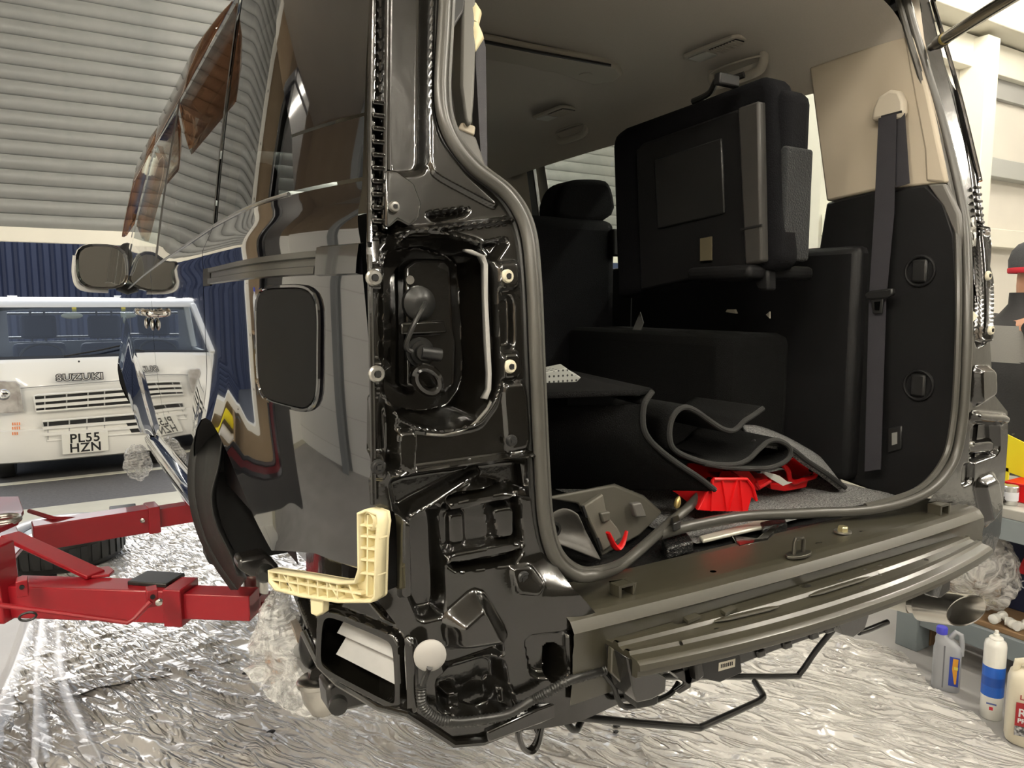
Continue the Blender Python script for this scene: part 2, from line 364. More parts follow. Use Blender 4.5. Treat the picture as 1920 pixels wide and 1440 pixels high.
# ---------------------------------------------------------------- outside the door
pav = struct(boxo('pavement', (-25, 6.5, -.15), (25, 40, -.002), mat('asphalt', (.085, .08, .078), .85, noise=(40, (.13, .125, .12), .3), bump=(150, .5, .005))), 'dark asphalt yard outside the shutter', 'pavement')
struct(boxo('trim_8', (-4, 6.02, -.01), (5.4, 6.52, .004), mat('threshold', (.50, .475, .38), .6, noise=(6, (.42, .40, .32), .3))), 'pale worn threshold strip at the doorway', 'threshold')
boxo('road_line', (-8, 7.50, -.002), (8, 7.60, .002), mat('road_white', (.70, .68, .56), .6), pav)
BLUE = mat('blue_sheet', (.034, .042, .080), .5, noise=(1.2, (.045, .055, .10), .3))
bw = struct(boxo('wall_outside', (-14, 13.0, 0), (12, 13.1, 3.2), BLUE), 'dark blue profiled steel wall across the yard', 'wall')
r0 = MB().prism([(-5, 13.0, 0), (-4.975, 12.955, 0), (-4.915, 12.955, 0), (-4.89, 13.0, 0)], (0, 0, 3.2)).build('rib', BLUE, bw, 0)
for k in range(1, 62): copy_piece(r0, bw, Matrix.Translation((k*.152, 0, 0)))
# low kerb building far left, pale
# ---------------------------------------------------------------- lamps of the room
def batten(where, x, y, L=1.5, e=330):
    t = thing('ceiling_light_%s_offscreen' % where, 'twin tube batten light hanging from the workshop ceiling', 'ceiling light', (x, y, 4.7), 'ceiling battens')
    MB().box((x-.10, y-L/2, 4.62), (x+.10, y+L/2, 4.70)).build('housing', WHITE, t, bevel=.01)
    tm = mat('tube_light', (1, 1, 1), .5, emit=(1, .93, .80), estr=e)
    for d, nm in ((-.05, 'inner'), (.05, 'outer')): MB().tube([(x+d, y-L/2+.03, 4.60), (x+d, y+L/2-.03, 4.60)], .018, 8).build('%s_%s_tube_offscreen' % (where, nm), tm, t)
for where, x, y in (('left_back', -2.6, -1.6), ('left', -2.7, .7), ('corner_back', -1.4, -4.0), ('back', 1.3, -2.2), ('right', 3.9, -.8), ('right_front', 6.6, 2.4), ('far_right', 7.5, -1.5), ('front', 2.6, 4.6)): batten(where, x, y)
# shelf of bottles on the tan wall (mirrored in the van's flank)
for z in (.90, 1.34):
    sh_ = thing('wall_shelf', {.9: 'lower timber shelf on the tan wall beside the shutter', 1.34: 'upper timber shelf on the tan wall beside the shutter'}[z], 'shelf', (-1.55, 6.15, z))
    MB().box((-1.93, 6.0, z-.03), (-1.17, 6.3, z)).build('board', mat('shelf_board', (.35, .25, .15), .6), sh_, bevel=.004)
    for x in (-1.85, -1.25): MB().box((x-.015, 6.20, z-.16), (x+.015, 6.3, z-.03)).build('bracket', GREYST, sh_)
for nm, lab, x, z, c, cap in (('canister', 'white canister with a blue cap on the upper shelf board', -1.40, 1.34, (.75, .77, .80), (.03, .05, .5)), ('canister', 'pale grey canister with a blue cap beside the white one', -1.68, 1.34, (.5, .54, .6), (.04, .06, .45)), ('canister', 'bright yellow canister with a red cap on the lower board', -1.36, .90, (.85, .72, .02), (.6, .03, .05)), ('canister', 'white canister with a red cap on the lower board', -1.66, .90, (.78, .77, .74), (.55, .04, .05))):
    t = thing(nm, lab, 'canister', (x, 6.13, z))
    MB().lathe([(.09, 0), (.10, .01), (.10, .24), (.085, .29), (.035, .32), (.035, .34)], (x, 6.13, z), (0, 0, 1), 24).build('body', mat('canister_%d' % int(c[0]*1000+c[2]*77), c, .4), t, 50)
    MB().lathe([(.045, .335), (.045, .39), (.04, .40)], (x, 6.13, z), (0, 0, 1), 18).build('cap', mat('cap_%d' % int(cap[0]*1000+cap[2]*77), cap, .4), t)
# ================================================================ THE VAN: outer skin
VAN = thing('van', 'glossy black people carrier van on the lift with bare stripped tail and open boot', 'van', (1.1, 2.9, 0.8))
XC = 1.07
def mx_(x, y, z):                                # right hand skin: same section, tighter at the tail
    t = max(0, (edge_y(z)+.44-y)/.44)
    return 2*XC-x-.075*min(t, 1.2)**2.4*max(0, min(1, (1.80-z)/.2))
ARCH = [(.80, 1.205), (1.03, 1.19), (1.15, 1.165), (1.24, 1.205), (1.32, 1.243), (1.40, 1.276), (1.48, 1.302), (1.557, 1.315), (1.63, 1.312), (1.70, 1.298), (1.80, 1.262), (1.90, 1.205), (1.98, 1.13), (2.04, 1.035)]
ARCHF = [(3.90, .93), (3.96, 1.03), (4.04, 1.12), (4.16, 1.20), (4.30, 1.235), (4.45, 1.23), (4.60, 1.185), (4.72, 1.10), (4.80, .98)]
def arch_d(y, z, A):
    d = 9
    for (a, b), (c, e) in zip(A, A[1:]):
        if a < 1.1: continue
        L = (c-a)**2+(e-b)**2; t = max(0, min(1, ((y-a)*(c-a)+(z-b)*(e-b))/L)); d = min(d, math.hypot(y-a-t*(c-a), z-b-t*(e-b)))
    return d
def edge_y(z): return rear_y(z)+.012
def side_x(y, z, flare=True):
    x = .25; t = (edge_y(z)+.44-y)/.44
    if t > 0: x += .068*t**2.4
    if y > 4.7: x += .35*((y-4.7)/.4)**2
    if z < 1.45: x += .045*((1.45-z)/.45)**2
    if z > 1.58: x += .100*((z-1.58)/.6)**1.25
    x -= .006*math.exp(-((z-1.655)/.03)**2)                       # shoulder crease
    if flare:
        d = arch_d(y, z, ARCH)
        if d < .13: x -= .022*(1-d/.13)**2
        d = arch_d(y, z, ARCHF)
        if d < .26: x -= .050*(1-d/.26)**1.5
    return x
def belt(y): return interp([(0, 1.708), (1.6, 1.706), (2.4, 1.682), (3.2, 1.65), (4.1, 1.612), (5.3, 1.55)], y)
def gap_q(z): return interp([(1.1, 1.03), (1.705, 1.085), (1.80, 1.13), (1.98, 1.28), (2.3, 1.44)], z)
def gap_f(z): return 1.60+.22*(z-1.7)
def patch(name, yA, yB, zlo, zhi, m, off=0, ny=40, nz=30, mir=False, parent=None, solid=0, flare=True, y0=None):
    parent = parent or VAN
    A = yA if callable(yA) else (lambda z, q=yA: q); B = yB if callable(yB) else (lambda z, q=yB: q)
    lo = zlo if callable(zlo) else (lambda y, q=zlo: q); hi = zhi if callable(zhi) else (lambda y, q=zhi: q)
    rows = []
    for i in range(ny+1):
        s = i/ny; row = []
        for k in range(nz+1):
            t = k/nz; yn = A(1.6)+(B(1.6)-A(1.6))*s
            z = lo(yn)+(hi(yn)-lo(yn))*t; y = A(z)+(B(z)-A(z))*s
            z = lo(y)+(hi(y)-lo(y))*t
            x = side_x(y, z, flare)+off; row.append(Vector((mx_(x, y, z) if mir else x, y, z)))
        rows.append(row)
    return MB().grid(rows).build(name, m, parent, 60, solid=solid, soff=0)
def sillz(y): return interp([(1.9, 1.035), (4.0, .93), (5.2, .93)], y)
def low_r(y): return max(interp(ARCH, y), 0) if y < 2.04 else sillz(y)
def low_f(y): return interp(ARCHF, y) if 3.9 < y < 4.8 else sillz(y)
RAILZ = 1.603
for mir in (False, True):
    s = '' 
    patch('quarter_panel', edge_y, 1.695, low_r, lambda y: 1.792 if y < 1.09 else belt(y), PAINT, mir=mir, ny=90, nz=60) if False else None
    patch('quarter_panel', edge_y, lambda z: 1.695 if z < 1.66 else 1.695-(z-1.66)*1.6, low_r, lambda y: belt(y)-.002, PAINT, mir=mir, ny=110, nz=60)
    patch('pillar_panel', edge_y, gap_q, lambda y: 1.710, 1.792, PAINT, mir=mir, ny=20, nz=8)
    patch('roof_pillar_panel', edge_y, gap_q, 1.797, 2.235, PAINT, mir=mir, ny=24, nz=30)
    patch('sliding_door', lambda z: 1.702 if z < 1.66 else 1.702-(z-1.66)*1.6, 2.842, low_r, lambda y: belt(y)-.002, PAINT, mir=mir, ny=70, nz=40)
    patch('front_door', 2.85, 3.945, sillz, lambda y: belt(y)-.002, PAINT, mir=mir, ny=40, nz=36)
    patch('front_fender', 3.952, 5.0, low_f, lambda y: belt(y)-.002, PAINT, mir=mir, ny=50, nz=30)
    patch('quarter_glass', gap_q, gap_f, lambda y: belt(y)+.004, 2.225, PRIV if not mir else GLASS, mir=mir, ny=24, nz=24)
    patch('sliding_door_glass', lambda z: gap_f(z)+.02, 2.72, lambda y: belt(y)+.004, 2.225, PRIV if not mir else GLASS, mir=mir, ny=30, nz=24)
    patch('window_pillar', 2.725, 2.80, lambda y: belt(y)+.002, 2.225, BLKPL, mir=mir, ny=4, nz=20)
    patch('window_pillar', gap_f, lambda z: gap_f(z)+.016, lambda y: belt(y)+.002, 2.225, BLKPL, off=-.003, mir=mir, ny=2, nz=20)
    apil = lambda z: 4.36-(z-1.6)*1.10
    patch('front_door_glass', 2.805, apil, lambda y: belt(y)+.004, 2.215, GLASS, mir=mir, ny=24, nz=20)
    patch('windscreen_pillar', apil, lambda z: apil(z)+.09, 1.60, 2.24, PAINT, off=-.004, mir=mir, ny=6, nz=20)
    # belt moulding and roof rail
    def along(y0, y1, zf, off, n=40): 
        out = []
        for i in range(n+1):
            y = y0+(y1-y0)*i/n; z = zf(y); x = side_x(y, z)+off; out.append(Vector((2*XC-x if mir else x, y, z)))
        return out
    MB().tube(along(1.10, 4.2, belt, -.001), .0030, 8).build('belt_moulding', mat('satin_chrome', (.5, .5, .49), .22, .9), VAN)
    # sill
    rows = []
    for i in range(31):
        y = 2.03+(3.9-2.03)*i/30; z = sillz(y); x = side_x(y, z, False); q = []
        for dx, dz in ((.03, .005), (-.012, -.006), (-.030, -.03), (-.022, -.065), (.03, -.085), (.12, -.09)):
            X_ = x+dx; q.append(Vector((2*XC-X_ if mir else X_, y, z+dz)))
        rows.append(q)
    MB().grid(rows).build('sill', PAINT, VAN, 50)
    # wheel arch tunnels
    for A in (ARCH[2:], ARCHF):
        rows = []
        for y, z in A:
            x = side_x(y, z)+.003; rows.append([Vector((2*XC-q if mir else q, y, z+dz)) for q, dz in ((x, 0), (x+.03, .012), (x+(.10 if mir else .22), .02), (x+(.16 if mir else .42), .01))])
        cy = sum(a for a, b in A)/len(A); x = .72; X_ = 2*XC-.46 if mir else x
        MB().grid(rows).add([Vector((X_, y, z)) for y, z in A]+[Vector((X_, cy, .85))], [(i, i+1, len(A)) for i in range(len(A)-1)]).build('wheel_arch_liner', mat('liner_felt', (.012, .012, .012), .9), VAN)
# roof
rows = []
for i in range(41):
    y = 1.07+(3.62-1.07)*i/40; e = side_x(max(y, 1.4), 2.225, False); dz = -.10*((y-2.4)/1.25)**2 if y > 2.4 else -.03*((2.4-y)/1.3)**2
    prof = [(e, 2.228), (e+.012, 2.262+dz*.2), (e+.045, 2.305+dz*.6), (e+.11, 2.345+dz), (e+.25, 2.375+dz), (XC, 2.40+dz)]
    L = spline([(a, 0, b) for a, b in prof], 4); row = [Vector((p.x, y, p.z)) for p in L]
    rows.append(row+[Vector((2*XC-p.x, p.y, p.z)) for p in reversed(row[:-1])])
MB().grid(rows).build('roof', PAINT, VAN, 60)
# windscreen and bonnet, dashboard
ws = []
for i in range(13):
    t = i/12; y = 3.62+(4.62-3.62)*t; z = 2.29-(2.29-1.60)*t; xl = .40-.12*t
    ws.append([Vector((xl+(2*XC-2*xl)*k/12, y-.16*(abs(k-6)/6)**2*(1-.3*t), z)) for k in range(13)])
MB().grid(ws).build('windscreen', GLASS, VAN)
bn = []
for i in range(9):
    t = i/8; y = 4.50+.55*t; z = 1.60-.14*t-.20*t**3
    bn.append([Vector((.30+1.6*k/10, y-.25*(abs(k-5)/5)**3*t, z-.10*(abs(k-5)/5)**3)) for k in range(11)])
MB().grid(bn).build('bonnet', PAINT, VAN)
MB().box((.36, 5.0, .95), (1.84, 5.06, 1.36)).build('front_panel', PAINT, VAN, bevel=.03)
MB().prism([(.38, 3.9, 1.35), (.38, 4.5, 1.35), (.38, 4.5, 1.58), (.38, 4.1, 1.62), (.38, 3.92, 1.54)], (1.44, 0, 0)).build('dashboard', DKPL, VAN, bevel=.02)
# kerb mirror pod by the windscreen pillar
MB().ball((.30, 4.62, 1.735), (.075, .075, .145), 18, 12).build('kerb_mirror_pod', BLKPL, VAN)
# slide rail with its channel
def on_side(y, z, off=0): return Vector((side_x(y, z)+off, y, z))
def side_strip(name, y0, y1, prof, m, n=30):
    rows = [[on_side(y0+(y1-y0)*i/n, RAILZ+dz, dx) for dx, dz in prof] for i in range(n+1)]
    return MB().grid(rows).build(name, m, VAN, 30)
side_strip('slide_rail', .985, 1.60, [(0, .017), (-.006, .016), (-.006, .008), (-.001, .006), (-.001, -.003), (-.007, -.005), (-.007, -.014), (0, -.016)], mat('rail_grey', (.11, .11, .10), .25, .7))
side_strip('rail_slot', 1.60, 1.69, [(-.002, .018), (-.002, -.018)], mat('void_black', (.010, .010, .010), .6))
side_strip('rail_end_cover', edge_y(1.6), .982, [(0, .022), (-.007, .020), (-.008, 0), (-.007, -.016), (0, -.018)], mat('rail_cover', (.045, .045, .043), .16, .4, coat=1))
# fuel flap: rounded square
def flap(off, grow, m, name, par):
    cy, cz, hy, hz = 1.083, 1.487, .105+grow, .082+grow; rows = []
    for r in (0, .35, .7, .9, 1):
        row = []
        for k in range(64):
            w = 2*pi*k/64; c, s_ = cos(w), sin(w); q = (abs(c)**5+abs(s_)**5)**(-1/5)
            row.append(on_side(cy+hy*r*c*q, cz+hz*r*s_*q, off))
        rows.append(row)
    return MB().grid(rows, True).build(name, m, par, 60)
fl = flap(-.0045, 0, mat('flap_paint', (.005, .005, .005), .42, spec=.12), 'fuel_flap', VAN)
flap(-.0015, .006, BLKPL, 'flap_gap', fl)
rim = []
for k in range(64):
    w = 2*pi*k/64; c, s_ = cos(w), sin(w); q = (abs(c)**5+abs(s_)**5)**(-1/5); rim.append(on_side(1.083+.109*c*q, 1.487+.086*s_*q, -.003))
MB().tube(rim, .0032, 6, close=True).build('flap_rim', PAINT, fl)
# door handles
for y in (2.74, 2.97):
    z = 1.512; p = [on_side(y-.075, z, .0), on_side(y-.066, z+.004, -.028), on_side(y, z+.010, -.040), on_side(y+.066, z+.004, -.030), on_side(y+.075, z, 0)]
    h = MB().tube(spline(p, 5), .008, 10, flat=(1, 1.4)).build('door_handle', CHROME, VAN)
    MB().ball(on_side(y, z, -.004), (.006, .04, .018), 14, 8).build('handle_cup', CHROME, h)
    MB().ball(on_side(y+.02, z-.035, -.008), (.008, .012, .020), 12, 8).build('lock_cap', CHROME, h)
# door mirror
mir = MB()
def se(cx, cz, hx, hz, y, n=28, e=3.2):
    out = []
    for k in range(n):
        w = 2*pi*k/n; c, s_ = cos(w), sin(w); q = (abs(c)**e+abs(s_)**e)**(-1/e); out.append(Vector((cx+hx*c*q, y, cz+hz*s_*q)))
    return out
mc = PY(192, 500, 4.0)
rows = [se(mc.x, mc.z, .098, .096, 3.985), se(mc.x, mc.z, .108, .104, 3.98), se(mc.x, mc.z, .112, .107, 4.02), se(mc.x+.01, mc.z, .104, .10, 4.08), se(mc.x+.02, mc.z, .08, .08, 4.13), se(mc.x+.03, mc.z, .01, .01, 4.145)]
rows.insert(0, se(mc.x, mc.z, .095, .093, 3.995))
mo = MB().grid(rows, True).build('door_mirror', PAINT, VAN, 60)
MB().add(se(mc.x, mc.z, .096, .094, 3.994), [tuple(range(28))]).build('mirror_glass', MIRROR, mo)
MB().tube([Vector((mc.x+.07, 4.04, mc.z-.08)), Vector((mc.x+.13, 4.05, mc.z-.11)), on_side(4.05, 1.60, .02)], [.035, .032, .045], 12).build('mirror_arm', BLKPL, mo)
MB().tube(spline([Vector((mc.x-.106, 4.03, mc.z+.05)), Vector((mc.x-.114, 4.035, mc.z-.04)), Vector((mc.x-.09, 4.035, mc.z-.10)), Vector((mc.x+.02, 4.035, mc.z-.112))], 6), .012, 8).build('indicator_lens', mat('clear_lens', (.75, .75, .72), .15, coat=.5), mo)
# smoked rain visors over the left windows
def visor(y0, y1, nm):
    rows = []
    for i in range(25):
        t = i/24; y = y0+(y1-y0)*t; taper = min(1, (t*(1-t)*9)**.6) if 0 < t < 1 else 0
        zt = 2.222 if y < 3.55 else 2.222-(y-3.55)*.62
        rows.append([on_side(y, zt-.165*k*taper/4-.004, -.004-(.052*taper)*sin(min(1, k/2.2)*pi/2)) for k in range(5)])
    MB().grid(rows).build(nm, VISOR, VAN, 70, solid=.002)
visor(1.80, 2.80, 'window_visor'); visor(2.86, 4.02, 'window_visor')
# body behind the glass: pillar trims and floor pan so the cabin is closed
MB().box((.42, .93, .98), (1.78, 4.5, 1.08)).build('floor_pan', INNER, VAN)
for mr in (False, True):
    f_ = lambda x: 2*XC-x if mr else x
    patch('inner_side_trim', 1.30, 4.2, 1.08, lambda y: belt(y)-.01, DKPL, off=.05, mir=mr, ny=20, nz=4, flare=False)
    patch('inner_pillar_trim', 1.585, 1.70, 1.70, 2.24, BEIGE, off=.03, mir=mr, ny=4, nz=8, flare=False) if mr is False else None
    patch('inner_pillar_trim', 2.70+.12*mr, 2.84+.2*mr, 1.66, 2.24, BEIGE, off=.03, mir=mr, ny=4, nz=8, flare=False)
# ================================================================ THE VAN: bare tail, left corner
def to2r(u, v): p = PR(u, v); return (p.x, p.z)
def tail_base(P):
    x, z = P[:, 0], P[:, 1]
    # sheet comes outward towards the cross member at the bottom of the opening
    h = .045*smooth01((x-.47)/.14)*smooth01((1.20-z)/.06)
    # the outer edge rolls forward round the corner
    h = h-.05*smooth01((.345-x)/.06)*smooth01((z-1.16)/.03)*(.4)
    h = h+.010*np.sin((z-1.0)*9)*.15
    return h
def tail3(x, z, h): return Vector((x, rear_y(z)-h, z))
OUT_L = [(700, -205), (691, 205), (690, 470), (697, 900), (700, 950), (740, 960), (742, 1100), (706, 1122), (757, 1190), (763, 1332), (850, 1393), (905, 1389), (1000, 1350), (1130, 1293),
         (1175, 1278), (1178, 1205), (1160, 1160), (1088, 1136), (1043, 1085), (1018, 1010), (1006, 760), (995, 520), (981, 430), (945, 370), (875, 312), (834, 255), (818, 195), (842, -205)]
cav = [(742, 475), (765, 452), (830, 447), (888, 463), (916, 490), (921, 560), (927, 715), (917, 748), (892, 783), (835, 797), (782, 790), (752, 776), (737, 730), (736, 500)]
SH = [
  # upper pillar: pressed trough, corner flange, seam ledges
  ([(736, -260), (803, -260), (796, 200), (797, 322), (731, 327)], -.020, .010),
  ([(709, -260), (724, -260), (719, 430), (704, 430)], -.010, .006),
  ([(806, -260), (818, -260), (806, 200), (822, 262), (870, 325), (930, 380), (925, 390), (812, 330), (801, 300)], .006, .006),
  ([(799, 402), (880, 392), (870, 402), (815, 414)], -.014, .008),
  ([(700, 436), (960, 408), (962, 416), (700, 446)], .010, .006),
  ([(884, 464), (948, 450), (950, 456), (927, 490)], -.016, .010),
  # lamp pocket: raised lip then the deep box
  ([(728, 470), (755, 440), (830, 434), (900, 450), (930, 480), (936, 560), (940, 720), (930, 760), (900, 800), (840, 812), (775, 806), (740, 790), (724, 735), (722, 500)], .006, .008),
  (cav, -.085, .016),
  # channel down the outer edge with bosses for the nuts
  ([(716, 330), (733, 330), (738, 760), (740, 880), (722, 880), (714, 600)], -.018, .007),
  ([(686, 498), (716, 498), (716, 544), (686, 544)], .010, .006), ([(690, 676), (720, 676), (720, 724), (690, 724)], .010, .006),
  ([(692, 745), (722, 742), (726, 860), (694, 862)], -.008, .006), ([(693, 852), (724, 852), (724, 900), (694, 900)], .008, .006),
  ([(928, 494), (968, 490), (970, 540), (930, 544)], .009, .006), ([(934, 664), (970, 660), (972, 708), (936, 712)], .009, .006),
  ([(936, 560), (962, 556), (964, 650), (940, 654)], -.012, .008),
  ([(940, 720), (985, 716), (992, 840), (950, 850)], .006, .010),
  # ledge below the lamp
  ([(742, 808), (776, 806), (776, 878), (742, 880)], .012, .006),
  ([(735, 882), (1000, 846), (1002, 858), (737, 897)], .012, .008),
  ([(735, 897), (1000, 858), (1008, 930), (900, 905), (765, 968), (745, 960)], -.025, .016),
  ([(762, 955), (905, 884), (912, 894), (768, 972)], .018, .012),
  ([(742, 960), (760, 955), (764, 1110), (744, 1116)], .020, .008),
  ([(770, 975), (825, 950), (832, 1150), (790, 1160), (768, 1110)], -.030, .014),
  # pressed slots and ribs
  ([(828, 935), (972, 908), (980, 1052), (838, 1072)], -.024, .008),
  ([(836, 940), (970, 914), (972, 934), (838, 962)], .026, .008), ([(836, 1036), (976, 1012), (978, 1032), (838, 1060)], .026, .008),
  ([(850, 968), (880, 964), (882, 1026), (852, 1030)], .008, .008),
  ([(925, 955), (968, 948), (970, 1008), (934, 1014)], .018, .008),
  ([(954, 1062), (990, 1056), (1004, 1085), (992, 1106), (960, 1108)], .006, .006),
  # lower corner: faceted box, troughs, slotted cross panel
  ([(838, 1160), (892, 1112), (936, 1188), (930, 1200), (846, 1212)], .030, .026),
  ([(832, 1214), (938, 1200), (940, 1226), (836, 1262)], -.016, .012),
  ([(822, 1270), (940, 1232), (950, 1330), (905, 1352), (828, 1330)], -.030, .014),
  ([(838, 1300), (866, 1296), (868, 1336), (842, 1342)], .026, .008), ([(928, 1288), (952, 1282), (956, 1318), (932, 1324)], .026, .008),
  ([(975, 1186), (1062, 1158), (1082, 1166), (1084, 1216), (1070, 1232), (985, 1260)], -.014, .009),
  ([(1034, 1172), (1044, 1168), (1046, 1240), (1036, 1242)], .012, .006),
  ([(1008, 1206), (1016, 1196), (1026, 1198), (1033, 1208), (1034, 1248), (1026, 1262), (1015, 1262), (1008, 1252)], -.05, .004),
  ([(1108, 1180), (1116, 1168), (1126, 1168), (1132, 1178), (1132, 1218), (1125, 1228), (1114, 1228), (1108, 1218)], -.05, .004),
  ([(1052, 1248), (1075, 1238), (1098, 1236), (1098, 1250), (1080, 1262), (1054, 1266)], -.04, .005),
  ([(760, 1195), (776, 1200), (782, 1330), (766, 1336)], .010, .008),
]
tail = relief('tail_corner', OUT_L, SH, to2r, tail3, .0022, INNER, VAN, tail_base)
def rp(u, v, off=0): return PR(u, v, -off)          # off>0 towards the camera
NR = Vector((0, -1, 0))
# raised bracket plate with bolt above the lamp
pl = MB().prism([rp(*q, .002) for q in [(718, 322), (738, 323), (770, 346), (784, 384), (779, 410), (762, 426), (740, 414), (724, 428), (716, 426)]], (0, -.012, 0)).build('bracket_plate', INNER, VAN, 30, bevel=.003)
def nut(u, v, off, r=.0085, m=None, col=None, par=None, nm='nut'):
    p = rp(u, v, off); m = m or CREAM2
    o = MB().lathe([(r*1.1, 0), (r*1.1, .003), (r*.9, .006), (r*.5, .0065), (r*.5, .003)], p, NR, 16).build(nm, m, par or VAN, 30)
    s = r*.38; MB().box((p.x-s, p.y-.0075, p.z-s), (p.x+s, p.y-.003, p.z+s)).build('stud', MATS['void_black'], o)
    return o

nut(738, 388, .016, .0065, ZINC, par=VAN, nm='bolt')
for u, v, r, m in ((700, 521, .0095, ZINC), (950, 518, .0085, CREAM2), (705, 701, .0095, ZINC), (955, 687, .0085, CREAM2), (708, 875, .0085, BLKPL), (958, 826, .0075, BLKPL), (980, 1083, .010, BLKPL)): nut(u, v, .008, r, m)
# seam tabs running down the outer channel
for k in range(10):
    v = 195+k*24.5; p = rp(706, v, -.002)
    MB().box((p.x-.009, p.y-.010, p.z-.0035), (p.x+.009, p.y+.004, p.z+.0035)).build('seam_tab', INNER, VAN, bevel=.002)
for k, v in enumerate((388, 428)):
    p = rp(702, v, .001); MB().lathe([(.005, 0), (.004, .002), (.002, .0025)], p, NR, 12).build('spot_weld', INNER, VAN)
# edge bead of the outer flange
for us in ([(701, -200), (693, 200), (693, 455)], [(693, 478), (697, 700), (701, 945)], [(727, -200), (721, 300), (721, 430)], [(734, -200), (729, 200), (729, 320)]):
    MB().tube(spline([rp(u, v, .004) for u, v in us], 8), .0035, 8).build('flange_bead', INNER, VAN)
# lamp pocket contents: mounting box, bulb sockets, loom
def cp(u, v, d=-.07): return rp(u, v, d)
bx = [(743, 500), (760, 487), (818, 487), (830, 500), (832, 610), (839, 640), (836, 715), (820, 734), (745, 722)]
br_ = MB().prism([cp(u, v, -.078) for u, v in bx], (0, -.030, 0)).build('lamp_bracket', INNER, VAN, 30, bevel=.006, seg=3)
MB().prism([cp(u, v, -.048) for u, v in [(746, 604), (828, 600), (834, 624), (746, 628)]], (0, -.010, 0)).build('bracket_rib', INNER, br_, 30, bevel=.003)
g1 = cp(784, 569, -.048); MB().lathe([(.024, 0), (.023, .006), (.012, .014), (.006, .016)], g1, NR, 24).build('grommet', RUBBER, br_)
MB().tube(spline([g1+Vector((.004, -.014, 0)), cp(796, 572, -.02), cp(785, 590, -.012), cp(770, 622, -.014), cp(761, 650, -.024), cp(772, 660, -.03)], 8), .0035, 8).build('lamp_wire', RUBBER, br_)
so = cp(786, 660, -.046)
MB().lathe([(.020, 0), (.020, .004), (.016, .004), (.016, .010), (.011, .010), (.011, .018)], so, NR, 24).build('bulb_socket', RUBBER, br_)
MB().tube([so+Vector((-.004, -.014, 0)), so+Vector((.024, -.015, -.004))], .009, 12).build('bulb_holder', BLKPL, br_)
lp = cp(797, 711, -.045)
MB().tube(spline([lp+Vector((.018*cos(w)-.002, -.012-.006*sin(w), .016*sin(w)-.008*cos(w))) for w in np.linspace(0, 2*pi, 12, endpoint=False)], 3, True), .006, 8, close=True).build('loom_loop', INNER, br_)
for u, v in ((767, 525), (776, 703)):
    MB().lathe([(.006, 0), (.006, .004), (.003, .004)], cp(u, v, -.047), NR, 12).build('screw_hole', ZINC, br_)
# pale sealant bead down the pocket's inner edge
SEALANT = mat('pale_sealant', (.30, .295, .28), .5, bump=(80, .4, .003))
rows = []
for u0, u1, v in ((868, 884, 467), (896, 909, 478), (905, 915, 495), (907, 915, 560), (910, 919, 640), (914, 922, 700), (913, 921, 730), (904, 914, 748)):
    rows.append([rp(u0, v, -.016), rp((u0+u1)/2, v, .004), rp(u1, v+1, .006)])
MB().grid(rows).build('sealant_bead', SEALANT, VAN, 60, solid=.003)
rows = [[rp(u, v, -.010), rp(u, v+7, .004)] for u, v in ((800, 806), (830, 808), (865, 800), (892, 784), (912, 760), (918, 746))]
MB().grid(rows).build('sealant_bead', mat('wet_sealant', (.11, .105, .095), .15, coat=.8), VAN, 60, solid=.003)
# ---------------------------------------------------------------- cream nylon bumper carrier (L shaped, ribbed)
VA = Vector((.262, 1.10, 1.2)); VB = Vector((.330, .845, 1.2))
vp = Plane(VA, VB-VA, (0, 0, 1))                      # corner plane that runs round to the tail
LB = [(527, 1062), (600, 1073), (660, 1083), (690, 1082), (697, 1060), (696, 955), (712, 948), (734, 956), (737, 975), (733, 1010), (730, 1112), (722, 1121), (660, 1122), (590, 1112), (540, 1100), (528, 1085)]
nb = Vector((-vp.n.x, -vp.n.y, 0)) if vp.n.y > 0 else Vector((vp.n.x, vp.n.y, 0))
def bq(u, v, h=0): return vp.hit(u, v)+nb*h
car = MB().prism([bq(u, v, .002) for u, v in LB], nb*.006).build('bumper_carrier', CREAM, VAN, 30, bevel=.0015)
LBp = [bq(u, v, .006) for u, v in LB]
MB().grid([[p, p+nb*.016] for p in LBp+[LBp[0]]]).build('carrier_wall', CREAM, car, 30, solid=.0035)
def rib(u0, v0, u1, v1):
    MB().grid([[bq(u0, v0, .006), bq(u0, v0, .019)], [bq(u1, v1, .006), bq(u1, v1, .019)]]).build('rib', CREAM, car, 0, solid=.0028)
for u0, v0, u1, v1 in ((545, 1066, 548, 1100), (562, 1068, 566, 1105), (580, 1071, 583, 1108), (600, 1074, 602, 1113), (618, 1077, 620, 1116), (636, 1080, 638, 1119), (655, 1083, 657, 1121), (676, 1084, 690, 1120), (530, 1078, 700, 1104),
                       (697, 1065, 731, 1068), (697, 1040, 731, 1043), (697, 1018, 732, 1022), (697, 996, 734, 1000), (697, 976, 735, 979), (714, 960, 712, 1110), (640, 1086, 660, 1118), (553, 1070, 575, 1104)): rib(u0, v0, u1, v1)
hp = bq(718, 970, .006); MB().lathe([(.013, 0), (.013, .012), (.010, .016), (.010, .006)], hp, nb, 20).build('carrier_boss', CREAM, car)
MB().prism([bq(u, v, .006) for u, v in [(602, 1113), (626, 1117), (625, 1142), (614, 1149), (603, 1144)]], nb*.012).build('carrier_lug', CREAM, car, bevel=.002)
